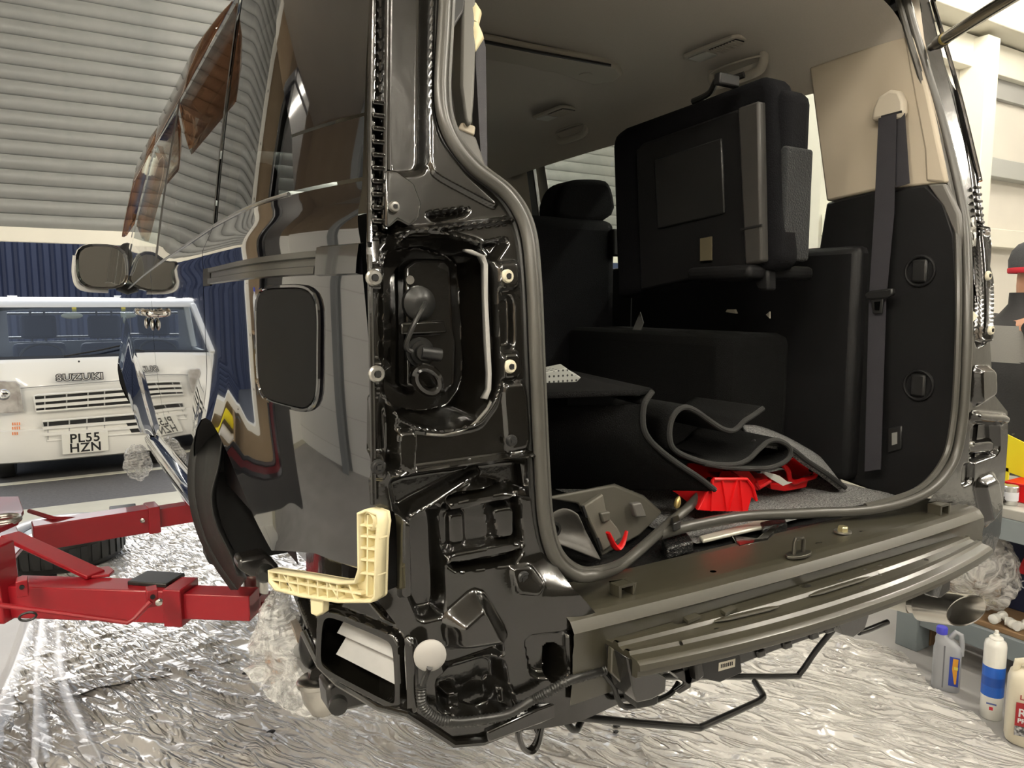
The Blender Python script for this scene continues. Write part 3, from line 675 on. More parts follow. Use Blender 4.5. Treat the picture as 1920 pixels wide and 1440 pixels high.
# ---------------------------------------------------------------- left lower corner with the pressure vent
VC = Plane((.300, .99, 1.1), Vector((.0635, -.125, 0)), (0, 0, 1))
nc = Vector((-VC.n.x, -VC.n.y, 0)) if VC.n.y > 0 else Vector((VC.n.x, VC.n.y, 0))
sgn = 1 if nc.dot(VC.n) > 0 else -1
VOUT = [(535, 1090), (600, 1100), (700, 1112), (740, 1118), (760, 1190), (766, 1335), (718, 1322), (640, 1276), (606, 1243), (575, 1180), (548, 1112)]
VHOLE = rounded([(616, 1158), (632, 1150), (738, 1194), (748, 1210), (753, 1312), (740, 1310), (624, 1250), (612, 1236)], 2, .2)
VSH = [([(604, 1140), (630, 1136), (748, 1182), (760, 1204), (764, 1328), (742, 1326), (612, 1258), (600, 1240)], .012, .006),
       ([(556, 1118), (590, 1116), (596, 1215), (586, 1196)], -.018, .008),
       ([(690, 1122), (735, 1124), (742, 1168), (718, 1156)], -.012, .010)]
relief('vent_corner', VOUT, VSH, VC.st, lambda x, z, h: VC.pt((x, z), h*sgn), .002, INNER, VAN, None, [VHOLE])
VSL = mat('vent_flap', (.42, .42, .41), .6, noise=(25, (.33, .33, .32), .25))
VBK = mat('vent_dark', (.010, .010, .010), .6)
MB().add([VC.pt(VC.st(u, v), -.05*sgn) for u, v in [(600, 1135), (765, 1190), (770, 1335), (600, 1262)]], [(0, 1, 2, 3)]).build('vent_back', VBK, VAN)
for q in ([(634, 1150), (742, 1194), (752, 1250), (624, 1192)], [(636, 1186), (752, 1240), (754, 1300), (622, 1232)]):
    MB().add([VC.pt(VC.st(*c), (-.030 if i < 2 else -.010)*sgn) for i, c in enumerate(q)], [(0, 1, 2, 3)]).build('vent_flap', VSL, VAN, 0, solid=.002)
# inner quarter below the side panel, down to the vent
rows = []
for y, x in ((1.16, .295), (1.10, .290), (1.04, .288), (.99, .300)):
    rows.append([Vector((x+.012, y, z)) for z in (1.21, 1.15, 1.10)] )
MB().grid(rows).build('inner_quarter', INNER, VAN)
# underside lip of the corner
lip = [VC.pt(VC.st(u, v), .006*sgn) for u, v in ((575, 1180), (606, 1243), (640, 1276), (718, 1322))]+[rp(u, v, .004) for u, v in ((765, 1338), (850, 1394), (905, 1390), (1000, 1352), (1128, 1296))]
MB().tube(lip, .006, 8).build('lower_flange', INNER, VAN)
MB().grid([[p, p+Vector((.05, .14, .03))] for p in lip]).build('corner_underside', INNER, VAN)
# grommet on the corner and corrugated loom
gp = rp(806, 1228, .022)
MB().lathe([(.021, 0), (.021, .003), (.017, .007), (.008, .009)], gp, (-.35, -1, 0), 24).build('round_grommet', mat('grey_rubber', (.36, .35, .33), .55), VAN)
MB().tube(spline([gp+Vector((-.004, -.008, -.012)), rp(800, 1262, .02), rp(790, 1292, .022)], 6), .004, 8).build('grommet_wire', RUBBER, VAN)
lm = spline([rp(790, 1285, .022), rp(792, 1320, .026), rp(815, 1345, .03), rp(850, 1354, .03), rp(900, 1350, .028), rp(950, 1340, .028), rp(1000, 1312, .036), rp(1030, 1296, .050), rp(1062, 1278, .056), rp(1100, 1266, .056), rp(1135, 1256, .056)], 14)
MB().tube(lm, [.0072 if i % 2 else .0058 for i in range(len(lm))], 10).build('corrugated_loom', RUBBER, VAN, 60)
MB().tube(spline([rp(1128, 1258, .055), rp(1150, 1285, .058), rp(1158, 1310, .06), rp(1172, 1325, .06), rp(1215, 1318, .06), rp(1255, 1302, .06), rp(1272, 1280, .055)], 8), .0042, 8).build('loom_tail', RUBBER, VAN)
# lower rail under the loom and tow eye
MB().prism([rp(u, v, .02) for u, v in ((905, 1365), (1000, 1322), (1120, 1278), (1172, 1262), (1172, 1290), (1130, 1300), (1020, 1345), (910, 1385))], (0, -.012, 0)).build('lower_rail', INNER, VAN, 30, bevel=.003)
MB().lathe([(.007, 0), (.007, .003), (.004, .003)], rp(1072, 1306, .034), NR, 14).build('rail_hole', INNER, VAN)
tow = spline([rp(985, 1352, .01), rp(972, 1372, .008), rp(980, 1400, .006), rp(996, 1407, .006), rp(1008, 1392, .008), rp(1014, 1366, .012), rp(1018, 1345, .012)], 6)
MB().tube(tow, .0075, 8, flat=(1, .7)).build('tow_eye', INNER, VAN)
MB().prism([rp(u, v, .012) for u, v in ((1000, 1340), (1024, 1330), (1024, 1356), (1012, 1386), (1004, 1372))], (0, .03, 0)).build('tow_bracket', INNER, VAN, bevel=.003)
# ================================================================ THE VAN: opening, sill, bumper beam, right pillar
# weatherstrip: left length hangs free into the boot, right length lies along the sill
SL = [(850, -210), (840, -80), (832, 60), (827, 180), (842, 250), (884, 310), (950, 364), (985, 425), (998, 520), (1006, 700), (1014, 880), (1022, 985), (1042, 1048), (1078, 1078), (1115, 1078)]
left = [rp(u, v, .008) for u, v in SL]+[PZ(1160, 1062, 1.125), PZ(1205, 1026, 1.13), PZ(1250, 985, 1.135), PZ(1292, 950, 1.15), PZ(1318, 920, 1.165), PZ(1326, 905, 1.168)]
lp_ = spline(left, 8)
ws_ = MB().tube(lp_, .0095, 10).build('weatherstrip', SEALM, VAN, 60)
MB().tube(spline([p+Vector((.012, .006, .004)) for p in left], 8), .0065, 8).build('seal_lip', SEALM, ws_)
MB().tube(spline([p+Vector((-.010, .010, -.003)) for p in left[:15]], 8), .0045, 8).build('seal_bead', RUBBER, ws_)
right = [PZ(1235, 1003, 1.128), PZ(1300, 985, 1.130), PZ(1400, 968, 1.130), PZ(1520, 962, 1.130), PZ(1640, 955, 1.130)]+[rp(u, v, .008) for u, v in ((1735, 925), (1785, 870), (1803, 800), (1811, 700), (1814, 560), (1810, 430), (1796, 350), (1772, 250), (1742, 150), (1715, 60), (1690, -30), (1665, -110))]
ws2 = MB().tube(spline(right, 8), .0105, 10).build('weatherstrip', SEALM, VAN, 60)
MB().tube(spline([p+Vector((-.016, .010, .006)) for p in right[4:]], 8), .0070, 8).build('seal_lip', SEALM, ws2)
MB().tube(spline([p+Vector((.014, .008, -.004)) for p in right[4:]], 8), .0050, 8).build('seal_bead', RUBBER, ws2)
MB().prism([PZ(u, v, 1.135) for u, v in ((1258, 985), (1272, 980), (1276, 992), (1262, 998))], (0, 0, .016)).build('seal_clip', BLKPL, ws2, bevel=.002)
# ---- right pillar (seen edge on across the opening)
OUT_R = [(1735, -60), (1752, 40), (1797, 170), (1832, 315), (1846, 430), (1850, 500), (1856, 640), (1860, 735), (1889, 772), (1890, 820), (1884, 905), (1876, 1000), (1862, 1040), (1845, 1048), (1836, 1015), (1800, 1000), (1745, 990), (1738, 945), (1784, 880), (1806, 800), (1820, 700), (1822, 560), (1818, 430), (1803, 345), (1780, 250), (1750, 150), (1722, 60), (1694, -60)]
SHR = [([(1745, -40), (1790, 140), (1826, 300), (1840, 420), (1834, 425), (1818, 300), (1778, 140), (1735, -40)], -0.010, .012),
       ([(1822, 420), (1843, 420), (1850, 640), (1830, 650), (1824, 560)], -0.019, .012),
       ([(1836, 425), (1846, 425), (1852, 640), (1843, 640)], 0.017, .008),
       ([(1824, 690), (1856, 690), (1858, 740), (1826, 760)], 0.017, .016),
       ([(1822, 772), (1884, 778), (1880, 795), (1822, 790)], 0.015, .012),
       ([(1822, 800), (1872, 790), (1874, 850), (1818, 870)], -0.017, .012),
       ([(1820, 832), (1870, 826), (1870, 848), (1818, 852)], 0.011, .008),
       ([(1806, 872), (1826, 868), (1824, 905), (1804, 912)], -0.010, .008),
       ([(1830, 905), (1862, 890), (1872, 950), (1846, 985)], 0.017, .022),
       ([(1780, 968), (1790, 962), (1792, 1000), (1782, 1000)], -.03, .005), ([(1806, 950), (1816, 948), (1818, 990), (1808, 992)], -.03, .005)]
relief('tail_corner', OUT_R, SHR, to2r, tail3, .0025, INNER, VAN)
for u, v in ((1851, 517), (1856, 619)):
    nut(u, v, .018, .0095, CREAM2)
nut(1820, 832, .02, .006, ZINC, nm='bolt')
MB().prism([rp(u, v, .006) for u, v in ((1815, 590), (1824, 584), (1832, 592), (1822, 604), (1815, 603))], (0, -.002, 0)).build('paper_label', mat('pale_label', (.65, .64, .5), .6), VAN)
for k in range(7):
    p = rp(1828+k*1.2, 352+k*13, .002); MB().box((p.x-.010, p.y-.010, p.z-.003), (p.x+.010, p.y, p.z+.003)).build('seam_tab', INNER, VAN, bevel=.0015)
MB().tube(spline([rp(1748, 0, .004), rp(1796, 165, .004), rp(1832, 312, .004), rp(1838, 340, .004)], 8), .005, 8).build('flange_bead', INNER, VAN)
# crumpled foil tape on the right pillar
fo = MB(); rows = []
for i in range(7):
    rows.append([rp(1818+3*k+random.uniform(-1, 1), 408+i*9+random.uniform(-2, 2), .006+random.uniform(0, .012)) for k in range(5)])
fo.grid(rows).build('foil_tape', mat('foil', (.7, .7, .68), .2, 1), VAN, 0)
# gas strut
g0 = rp(1747, 88, .012); g1_ = PD(1892, 0, g0.length*0+1.50); g1_ = CAMP+ray(1900, -8)*1.30
d_ = (g1_-g0).normalized()
st = MB().tube([g0, g0+d_*.05], .010, 10).build('gas_strut', BLKPL, VAN)
MB().tube([g0+d_*.045, g0+d_*.085], .0145, 12).build('strut_end', BLKPL, st)
MB().tube([g0+d_*.085, g0+d_*.098], .0135, 12).build('strut_collar', mat('brass', (.55, .45, .12), .3, .9), st)
MB().tube([g0+d_*.095, g0+d_*.60], .0128, 14).build('strut_rod', mat('strut_satin', (.16, .15, .12), .16, .9), st)
# ---- sill plate, step and bumper beam, lofted across the car
def bow(x): return .16*max(0, abs(x-1.08)-.02)**2
XS = np.linspace(.57, 1.60, 60)
def pierced(name, prof, x0, x1, m, bw, holes, zmin, res=.002):
    """lofted pressing with round holes really cut through its top"""
    P = [prof[0]]
    for (a, b, c), (d, e, g) in zip(prof, prof[1:]):
        k = max(1, int(math.hypot(d-a, e-b)/res)) if min(b, e) > zmin else 1
        P += [(a+(d-a)*i/k, b+(e-b)*i/k, c+(g-c)*i/k) for i in range(1, k+1)]
    n = int((x1-x0)/res); V_ = []; W_ = len(P)
    for i in range(n+1):
        x = x0+(x1-x0)*i/n; q = bow(x)*bw; V_ += [[x, y+q*w, z] for y, z, w in P]
    V_ = np.array(V_); cut = np.zeros(len(V_), bool)
    for cx, cy, rx, ry in holes:
        dx = (V_[:, 0]-cx)/rx; dy = (V_[:, 1]-cy)/ry; r = np.hypot(dx, dy); top_ = V_[:, 2] > zmin
        cut |= (r < 1-.8*res/min(rx, ry)) & top_
        rim = (~cut) & (r < 1+.6*res/min(rx, ry)) & (r > .05) & top_
        V_[rim, 0] = cx+dx[rim]/r[rim]*rx; V_[rim, 1] = cy+dy[rim]/r[rim]*ry
    F_ = []
    for i in range(n):
        for k in range(W_-1):
            q = (i*W_+k, i*W_+k+1, (i+1)*W_+k+1, (i+1)*W_+k)
            if not (cut[q[0]] or cut[q[1]] or cut[q[2]] or cut[q[3]]): F_.append(q)
    me = bpy.data.meshes.new(name); me.from_pydata(V_.tolist(), [], F_); me.validate()
    return link(name, me, m, VAN, 30)
def loft(name, prof, x0, x1, m, n=60, bw=1.0, par=None, smooth=30):
    rows = []
    for i in range(n+1):
        x = x0+(x1-x0)*i/n; rows.append([Vector((x, y+bow(x)*bw*w, z)) for y, z, w in prof])
    return MB().grid(rows).build(name, m, par or VAN, smooth)
sill_holes = [(p.x, p.y, .006, .005) for p in (PZ(u, v, 1.112) for u, v in ((1337, 1073), (1535, 1018), (1172, 1103), (1617, 996)))]
pierced('sill_plate', [(.93, 1.085, 0), (.925, 1.106, 0), (.905, 1.110, 0), (.86, 1.111, 0), (.835, 1.111, .1), (.832, 1.1135, .1), (.812, 1.1135, .2), (.800, 1.112, .3), (.786, 1.108, .4), (.780, 1.100, .4), (.776, 1.094, .4)], .575, 1.655, OLIVE, 1.0, sill_holes, 1.1075)
loft('cross_member', [(.776, 1.094, .4), (.781, 1.090, .3), (.784, 1.078, .2), (.787, 1.062, .2), (.79, 1.03, .1), (.80, .985, 0)], .575, 1.655, OLIVE)
bm_ = [(.786, 1.060, .2), (.783, 1.072, .2), (.762, 1.0735, .4), (.757, 1.078, .45), (.747, 1.078, .5), (.742, 1.0735, .55), (.722, 1.071, .8), (.717, 1.0755, .85), (.707, 1.0755, .9), (.702, 1.071, .95), (.686, 1.069, 1), (.680, 1.065, 1), (.679, 1.057, 1), (.684, 1.055, 1), (.684, 1.047, 1), (.688, 1.044, 1), (.72, 1.042, .8)]
beam_holes = [(p.x, p.y, rx, ry) for p, rx, ry in ((PZ(u, v, 1.073), rx, ry) for u, v, rx, ry in ((1278, 1165, .014, .010), (1345, 1178, .006, .004), (1510, 1098, .012, .008), (1570, 1092, .010, .007), (1736, 1005, .016, .007), (1736, 1049, .006, .004), (1615, 1099, .0035, .003), (1784, 1037, .003, .003), (1277, 1206, .003, .003), (1650, 1060, .006, .003), (1622, 1067, .004, .003), (1650, 1078, .003, .003)))]
beam = pierced('bumper_beam', bm_, .632, 1.545, OLIVE, 1.35, beam_holes, 1.066)
MB().prism([Vector((.632, y+bow(.632)*1.35*w, z)) for y, z, w in bm_], (.004, 0, 0)).build('beam_end_plate', OLIVE, beam, 0)
MB().prism([Vector((1.545, y+bow(1.545)*1.35*w, z)) for y, z, w in bm_], (-.004, 0, 0)).build('beam_end_plate', OLIVE, beam, 0)
# raised pressings along the beam
for (u0, v0, u1, v1) in ((1300, 1140, 1482, 1094), (1535, 1080, 1702, 1024), (1340, 1165, 1460, 1137), (1518, 1117, 1630, 1082)):
    a = PZ(u0, v0, 1.077); b_ = PZ(u1, v1, 1.077)
    MB().tube([a+(b_-a)*k/6 for k in range(7)], [.002]+[.005]*5+[.002], 8, flat=(1, .6)).build('pressed_rib', OLIVE, beam)
VOID = MATS['void_black']
for u, v in ((1360, 1155), (1290, 1170)):
    p = PZ(u, v, 1.08); MB().prism([p, p+Vector((.03, .004, 0)), p+Vector((.03, .016, 0)), p+Vector((.004, .014, 0))], (0, 0, .005)).build('folded_tab', OLIVE, beam, 0)
# left end facet of the sill corner, little u bracket
def bracket_u(u, v, z, s):
    p = PZ(u, v, z); m_ = MB()
    for dx in (0, .022*s): m_.box((p.x+dx, p.y-.012*s, z), (p.x+dx+.004*s, p.y+.008*s, z+.016*s))
    m_.box((p.x, p.y-.012*s, z+.013*s), (p.x+.026*s, p.y+.008*s, z+.016*s)); return m_.build('trim_clip', OLIVE, VAN, bevel=.0015)
bracket_u(1150, 1118, 1.112, 1.2); bracket_u(1748, 965, 1.112, 1.4)
# striker, bolt
sp = PZ(1497, 1042, 1.114); sk = MB().prism([sp+Vector((cos(w)*.030, sin(w)*.014, 0)) for w in np.linspace(0, 2*pi, 16, endpoint=False)], (0, 0, .005)).build('latch_striker', mat('dark_zinc', (.10, .095, .08), .3, .8), VAN, bevel=.001)
MB().tube([sp+Vector((-.012, 0, .003)), sp+Vector((-.012, 0, .026)), sp+Vector((-.009, 0, .031)), sp+Vector((.009, 0, .031)), sp+Vector((.012, 0, .026)), sp+Vector((.012, 0, .003))], .0035, 8).build('striker_hoop', MATS['dark_zinc'], sk)
bp_ = PZ(1580, 998, 1.114); bo = MB().lathe([(.016, 0), (.016, .003), (.010, .003)], bp_, (0, 0, 1), 18).build('sill_bolt', ZINC, VAN)
MB().lathe([(.010, .003), (.010, .010), (.008, .012)], bp_, (0, 0, 1), 6).build('bolt_head', mat('gold_zinc', (.5, .45, .25), .35, .8), bo)
# boot floor behind the sill: textured pan, tool channels, tapes
PAN = mat('sound_deadened_pan', (.010, .010, .010), .25, coat=.6, coat_rough=.15, bump=(160, .9, .006))
MB().grid([[Vector((x, y, 1.085+.004*noise.noise(Vector((x*30, y*30, 0))))) for x in np.linspace(.50, 1.66, 60)] for y in np.linspace(.925, 1.30, 30)]).build('boot_floor', PAN, VAN)
def zpoly(name, px, z, h, m, bevel=.002, par=None): return MB().prism([PZ(u, v, z) for u, v in px], (0, 0, h)).build(name, m, par or VAN, 30, bevel=bevel)
zpoly('pan_ridge', [(1150, 1098), (1372, 1040), (1376, 1046), (1155, 1108)], 1.088, .018, PAN, .004)
zpoly('pan_ridge', [(1440, 1010), (1690, 962), (1700, 970), (1450, 1022)], 1.088, .016, PAN, .004)
zpoly('floor_tool', [(1310, 1012), (1420, 982), (1450, 982), (1448, 992), (1420, 996), (1318, 1020)], 1.098, .008, mat('pale_tool', (.5, .49, .42), .35, .3), .003)
zpoly('floor_bracket', [(1372, 1018), (1385, 1040), (1440, 1028), (1462, 998), (1446, 1000), (1418, 1024)], 1.095, .016, INNER, .003)
zpoly('floor_box', [(1240, 1028), (1288, 1018), (1300, 1036), (1250, 1050)], 1.09, .022, PAN, .004)
zpoly('floor_box', [(1424, 996), (1470, 985), (1476, 998), (1430, 1008)], 1.09, .02, PAN, .004)
cf = MB().grid([[Vector((x, y, 1.096+.006*noise.noise(Vector((x*14, y*14, 3))))) for x in np.linspace(1.0, 1.66, 40)] for y in np.linspace(.985, 1.5, 30)]).build('boot_carpet', FELT, VAN)
MB().grid([[Vector((x, y, 1.093)) for x in (.5, 1.7)] for y in (1.28, 3.9)]).build('cabin_carpet', CARPET, VAN)
# ---- under the beam: crash box, module, harness, hitch frame, exhaust
UB = mat('under_black', (.012, .011, .010), .3, coat=.4, bump=(60, .2, .003))
def ypoly(name, px, y, th, m, bevel=.002, par=None): return MB().prism([PY(u, v, y) for u, v in px], (0, th, 0)).build(name, m, par or VAN, 30, bevel=bevel)
ypoly('beam_stay', [(1175, 1232), (1250, 1270), (1248, 1298), (1222, 1312), (1195, 1318), (1188, 1300)], .735, .05, INNER)
ypoly('beam_stay', [(1148, 1215), (1176, 1234), (1190, 1270), (1165, 1282), (1146, 1262)], .762, .01, OLIVE)
ypoly('beam_stay', [(1562, 1148), (1640, 1120), (1622, 1180), (1600, 1196), (1580, 1190)], .73, .03, INNER)
ypoly('beam_stay', [(1752, 1078), (1790, 1062), (1772, 1086), (1760, 1122), (1748, 1118)], .74, .02, INNER)
ypoly('loom_tray', [(1262, 1262), (1440, 1205), (1600, 1160), (1602, 1168), (1450, 1222), (1290, 1285)], .745, .03, UB)
cm = ypoly('control_module', [(1305, 1240), (1388, 1226), (1392, 1262), (1350, 1280), (1312, 1272)], .735, .03, BLKPL)
ypoly('module_label', [(1348, 1243), (1379, 1235), (1378, 1250), (1347, 1259)], .7345, .001, mat('label_cream', (.62, .58, .48), .5), 0, cm)
for k in range(7):
    u = 1352+k*3.4; ypoly('barcode_bar', [(u, 1246-k*.85), (u+1.6, 1245.6-k*.85), (u+1.6, 1252-k*.85), (u, 1253-k*.85)], .734, .0006, VOID, 0, cm)
ypoly('module_plug', [(1304, 1246), (1318, 1240), (1322, 1268), (1308, 1280)], .73, .03, UB, .003, cm)
ypoly('tow_plate', [(1280, 1240), (1304, 1244), (1296, 1290), (1275, 1302), (1266, 1296), (1284, 1284)], .745, .006, UB)
ypoly('sensor_block', [(1190, 1308), (1236, 1302), (1234, 1320), (1226, 1324), (1196, 1330)], .75, .03, BLKPL)
for u, v in ((1420, 1222), (1470, 1206), (1520, 1188), (1548, 1176)): ypoly('loom_clip', [(u, v), (u+16, v-5), (u+18, v+9), (u+3, v+14)], .74, .02, UB, .003)
# spare wheel frame of bent black tube
TB = mat('black_tube', (.010, .010, .010), .35, coat=.3)
def tubepx(pts, r, nm): return MB().tube(spline(pts, 4), r, 10).build(nm, TB, VAN, 60)
fr = MB()
A1 = [PY(1022, 1340, .86), PY(1100, 1346, .845), PY(1200, 1356, .84), PY(1300, 1364, .84), PY(1315, 1363, .84), PY(1340, 1352, .85), PY(1415, 1318, .87), PY(1428, 1310, .875), PY(1430, 1302, .885), PY(1415, 1278, .93)]
tubepx(A1, .0062, 'spare_wheel_frame')
B1 = [PY(1150, 1268, .95), PY(1300, 1268, .95), PY(1480, 1268, .95), PY(1500, 1262, .95), PY(1530, 1220, .93), PY(1566, 1176, .90), PY(1575, 1165, .88)]
tubepx(B1, .0062, 'spare_wheel_frame')
tubepx([PY(1042, 1328, .87), PY(1068, 1362, .86), PY(1078, 1368, .86), PY(1086, 1360, .865), PY(1112, 1300, .90)], .0055, 'spare_wheel_frame')
tubepx([PY(1610, 1186, .88), PY(1630, 1180, .88), PY(1664, 1166, .88)], .006, 'hook_rod')
# exhaust tail pipe, slashed oval
e0 = PY(1724, 1134, .86); e1 = PY(1812, 1145, .77); ax = (e1-e0).normalized()
rows = []
sd = Vector((0, 0, 1)).cross(ax).normalized(); uu = ax.cross(sd)
for t_, r_ in ((-.20, .6), (-.02, .62), (0, 1), (.03, 1.02), (1, 1.02), (1, .93), (.5, .9)):
    row = []
    for k in range(32):
        w = 2*pi*k/32; sl = .024*cos(w)+.008*sin(w)*(1 if t_ > .9 else 0)
        row.append(e0+ax*((e1-e0).length*t_+(sl if t_ >= 1 else 0))+sd*(cos(w)*.038*r_)+uu*(sin(w)*.032*r_))
    rows.append(row)
ex = MB().grid(rows, True).build('exhaust_tip', STEEL, VAN, 60)
MB().add([e0+ax*((e1-e0).length*.55)+sd*(cos(w)*.036)+uu*(sin(w)*.028) for w in np.linspace(0, 2*pi, 24, endpoint=False)], [tuple(range(24))]).build('exhaust_bore', VOID, ex)
ypoly('exhaust_hanger', [(1750, 1080), (1786, 1070), (1782, 1108), (1765, 1122), (1748, 1120)], .755, .02, UB, .004)
MB().tube([e0-ax*.02, e0-ax*.18+Vector((-.02, .1, .02))], .022, 14).build('exhaust_pipe', ZINC, VAN)
# dark underside behind everything
MB().grid([[Vector((x, y, z)) for x in (.62, 1.62)] for y, z in ((.80, 1.0), (.95, .96), (1.3, .97), (1.3, 1.04))]).build('under_tray', UB, VAN)
# ================================================================ THE VAN: cabin seen through the tail
XR = 1.70
# headliner: shallow dome
rows = []
for i in range(33):
    y = 1.06+(3.6-1.06)*i/32; dz = -.03*((y-2.2)/1.2)**2
    prof = [(.40, 2.12), (.44, 2.20), (.55, 2.255), (.75, 2.285), (1.10, 2.30), (1.45, 2.285), (1.58, 2.262), (1.68, 2.215), (1.735, 2.12)]
    rows.append([Vector((p.x, y, p.z+dz)) for p in spline([(a, 0, b) for a, b in prof], 5)])
hl = MB().grid(rows).build('headliner', LINER, VAN, 60)
# rear header over the opening
MB().grid([[Vector((x, y, z-.10*max(0, abs(x-1.1)-.45)**2*3)) for x in np.linspace(.44, 1.76, 24)] for y, z in ((1.06, 2.29), (1.03, 2.255), (1.01, 2.30), (1.05, 2.38), (1.10, 2.39))]).build('roof_header', INNER, VAN, 60)
# roof console across the cabin
pts = [(905, 80), (1000, 100), (1140, 124), (1160, 130), (1168, 142), (1150, 155), (1110, 160), (1040, 138), (980, 125), (905, 112)]
rc = MB().prism([PZ(u, v, 2.262) for u, v in pts], (0, 0, .03)).build('roof_console', mat('console_beige', (.42, .39, .33), .7), VAN, 30, bevel=.010, seg=3)
MB().prism([PZ(u, v, 2.26) for u, v in ((905, 78), (1000, 97), (1146, 124), (1146, 126), (1000, 100), (905, 81))], (0, 0, .006)).build('console_gap', MATS['void_black'], rc, 0)
MB().lathe([(.022, 0), (.020, .002), (.01, .002)], PZ(1098, 140, 2.2615), (0, 0, -1), 20).build('console_button', MATS['console_beige'], rc)
# air vents with lamp and grab handles along the right roof rail
for i, (u, v) in enumerate(((1040, 212), (1345, 91))):
    c = PZ(u, v, 2.253); L_ = .105; w_ = .042
    t = MB().prism([c+Vector((w_*sx*(1 if abs(sy) < .9 else .75), L_*sy, .004)) for sx, sy in ((-1, -.85), (-.8, -1), (.8, -1), (1, -.85), (1, .85), (.8, 1), (-.8, 1), (-1, .85))], (0, 0, -.010)).build('air_vent', MATS['console_beige'], VAN, 30, bevel=.003)
    MB().box((c.x-.028, c.y-.092, c.z-.0075), (c.x+.028, c.y+.005, c.z-.006)).build('vent_recess', MATS['void_black'], t)
    for k in range(9):
        y = c.y-.086+k*.0105; MB().box((c.x-.027, y-.0022, c.z-.0105), (c.x+.027, y+.0022, c.z-.0072)).build('vent_fin', MATS['console_beige'], t)
    MB().box((c.x-.026, c.y+.018, c.z-.0095), (c.x+.026, c.y+.088, c.z-.005)).build('cabin_lamp', mat('lamp_lens', (.50, .50, .46), .3), t, bevel=.004)
    h = PZ((1072, 1382)[i], (246, 130)[i], 2.205)
    pth = [h+Vector((0, s_*a, z_)) for s_, a, z_ in ((-1, .095, .02), (-1, .09, -.012), (-1, .06, -.026), (1, .06, -.026), (1, .09, -.012), (1, .095, .02))]
    gh = MB().tube(spline(pth, 5), .013, 10).build('grab_handle', MATS['console_beige'], VAN, 60)
    MB().prism([h+Vector((.024*cos(w)*1.3, .105*sin(w), .012)) for w in np.linspace(0, 2*pi, 20, endpoint=False)], (0, 0, -.006)).build('handle_recess', MATS['console_beige'], gh, bevel=.002)
# right tail pillar trim: beige above, dark below
def xpoly(name, px, x, th, m, bevel=.003, par=None, smooth=30): return MB().prism([PX(u, v, x) for u, v in px], (th, 0, 0)).build(name, m, par or VAN, smooth, bevel=bevel)
xpoly('pillar_trim', [(1517, 126), (1688, 66), (1688, -30), (1700, -30), (1712, 65), (1736, 170), (1756, 260), (1774, 342), (1640, 357), (1549, 378), (1530, 230)], XR, .05, BEIGE, .006)
xpoly('pillar_trim_edge', [(1692, 60), (1712, 60), (1720, 100), (1738, 170), (1757, 260), (1775, 342), (1768, 343), (1735, 340), (1732, 280), (1715, 190)], XR-.004, .03, BEIGE, .006)
lt = xpoly('lower_side_trim', [(1549, 380), (1640, 358), (1735, 346), (1770, 380), (1790, 440), (1796, 560), (1800, 700), (1792, 830), (1770, 900), (1690, 940), (1520, 880), (1500, 700), (1530, 500)], XR-.006, .05, DKPL, .006)
xpoly('trim_flare', [(1738, 346), (1770, 344), (1796, 400), (1802, 470), (1790, 440), (1768, 388)], XR-.010, .02, GRPL, .004)
# dark side bin behind the wheel housing
MB().box((1.655, 1.12, 1.10), (1.80, 1.98, 1.69)).build('wheel_housing_trim', DKPL, VAN, bevel=.02)
for u, v in ((1725, 508), (1722, 722)):
    c = PX(u, v, XR-.008); k_ = MB().tube([c+Vector((0, .034*cos(w), .034*sin(w))) for w in np.linspace(0, 2*pi, 20, endpoint=False)], .004, 8, close=True).build('trim_ring', DKPL, VAN)
    MB().box((c.x-.006, c.y-.018, c.z-.026), (c.x+.004, c.y+.018, c.z+.026)).build('trim_button', BLKPL, k_, bevel=.006)
so_ = xpoly('power_socket', [(1664, 804), (1690, 798), (1690, 842), (1664, 850)], XR-.012, .006, BLKPL)
xpoly('socket_label', [(1672, 812), (1682, 810), (1682, 832), (1672, 835)], XR-.013, .001, mat('label_grey', (.20, .20, .19), .6), 0, so_)
for k in range(12): xpoly('vent_slot', [(1548, 690+k*11), (1600, 687+k*11), (1600, 691+k*11), (1548, 694+k*11)], XR-.010, .004, DKPL, 0)
# seat belt on its pillar
BELT = mat('belt_webbing', (.030, .029, .035), .6, bump=(700, .5, .001))
an = PX(1672, 205, XR-.012)
ba = MB().prism([PX(u, v, XR-.004) for u, v in ((1646, 205), (1655, 184), (1678, 170), (1696, 172), (1704, 190), (1705, 214), (1694, 226), (1676, 224), (1650, 228), (1642, 228))], (-.022, 0, 0)).build('belt_anchor', mat('anchor_beige', (.52, .47, .38), .5), VAN, 30, bevel=.008, seg=3)
MB().prism([PX(u, v, XR-.028) for u, v in ((1652, 217), (1690, 207), (1690, 211), (1652, 221))], (.004, 0, 0)).build('anchor_slot', MATS['void_black'], ba, 0)
be = MB().add([PX(u, v, x) for u, v, x in ((1648, 222, XR-.030), (1681, 213, XR-.030), (1677, 400, XR-.03), (1662, 560, XR-.034), (1652, 880, XR-.04), (1622, 884, XR-.04), (1630, 560, XR-.034), (1640, 400, XR-.03))], [(0, 1, 2, 7), (7, 2, 3, 6), (6, 3, 4, 5)]).build('seat_belt', BELT, VAN, 0, solid=.002)
MB().add([PX(u, v, XR-.018) for u, v in ((1672, 218), (1697, 212), (1706, 344), (1680, 352))], [(0, 1, 2, 3)]).build('belt_return', BELT, be, 0, solid=.002)
tg = xpoly('belt_tongue', [(1620, 552), (1630, 545), (1672, 540), (1674, 552), (1660, 560), (1624, 562)], XR-.05, .014, BLKPL, .004, be)
xpoly('tongue_plate', [(1632, 560), (1656, 558), (1653, 588), (1636, 588)], XR-.046, .005, BLKPL, .002, be)
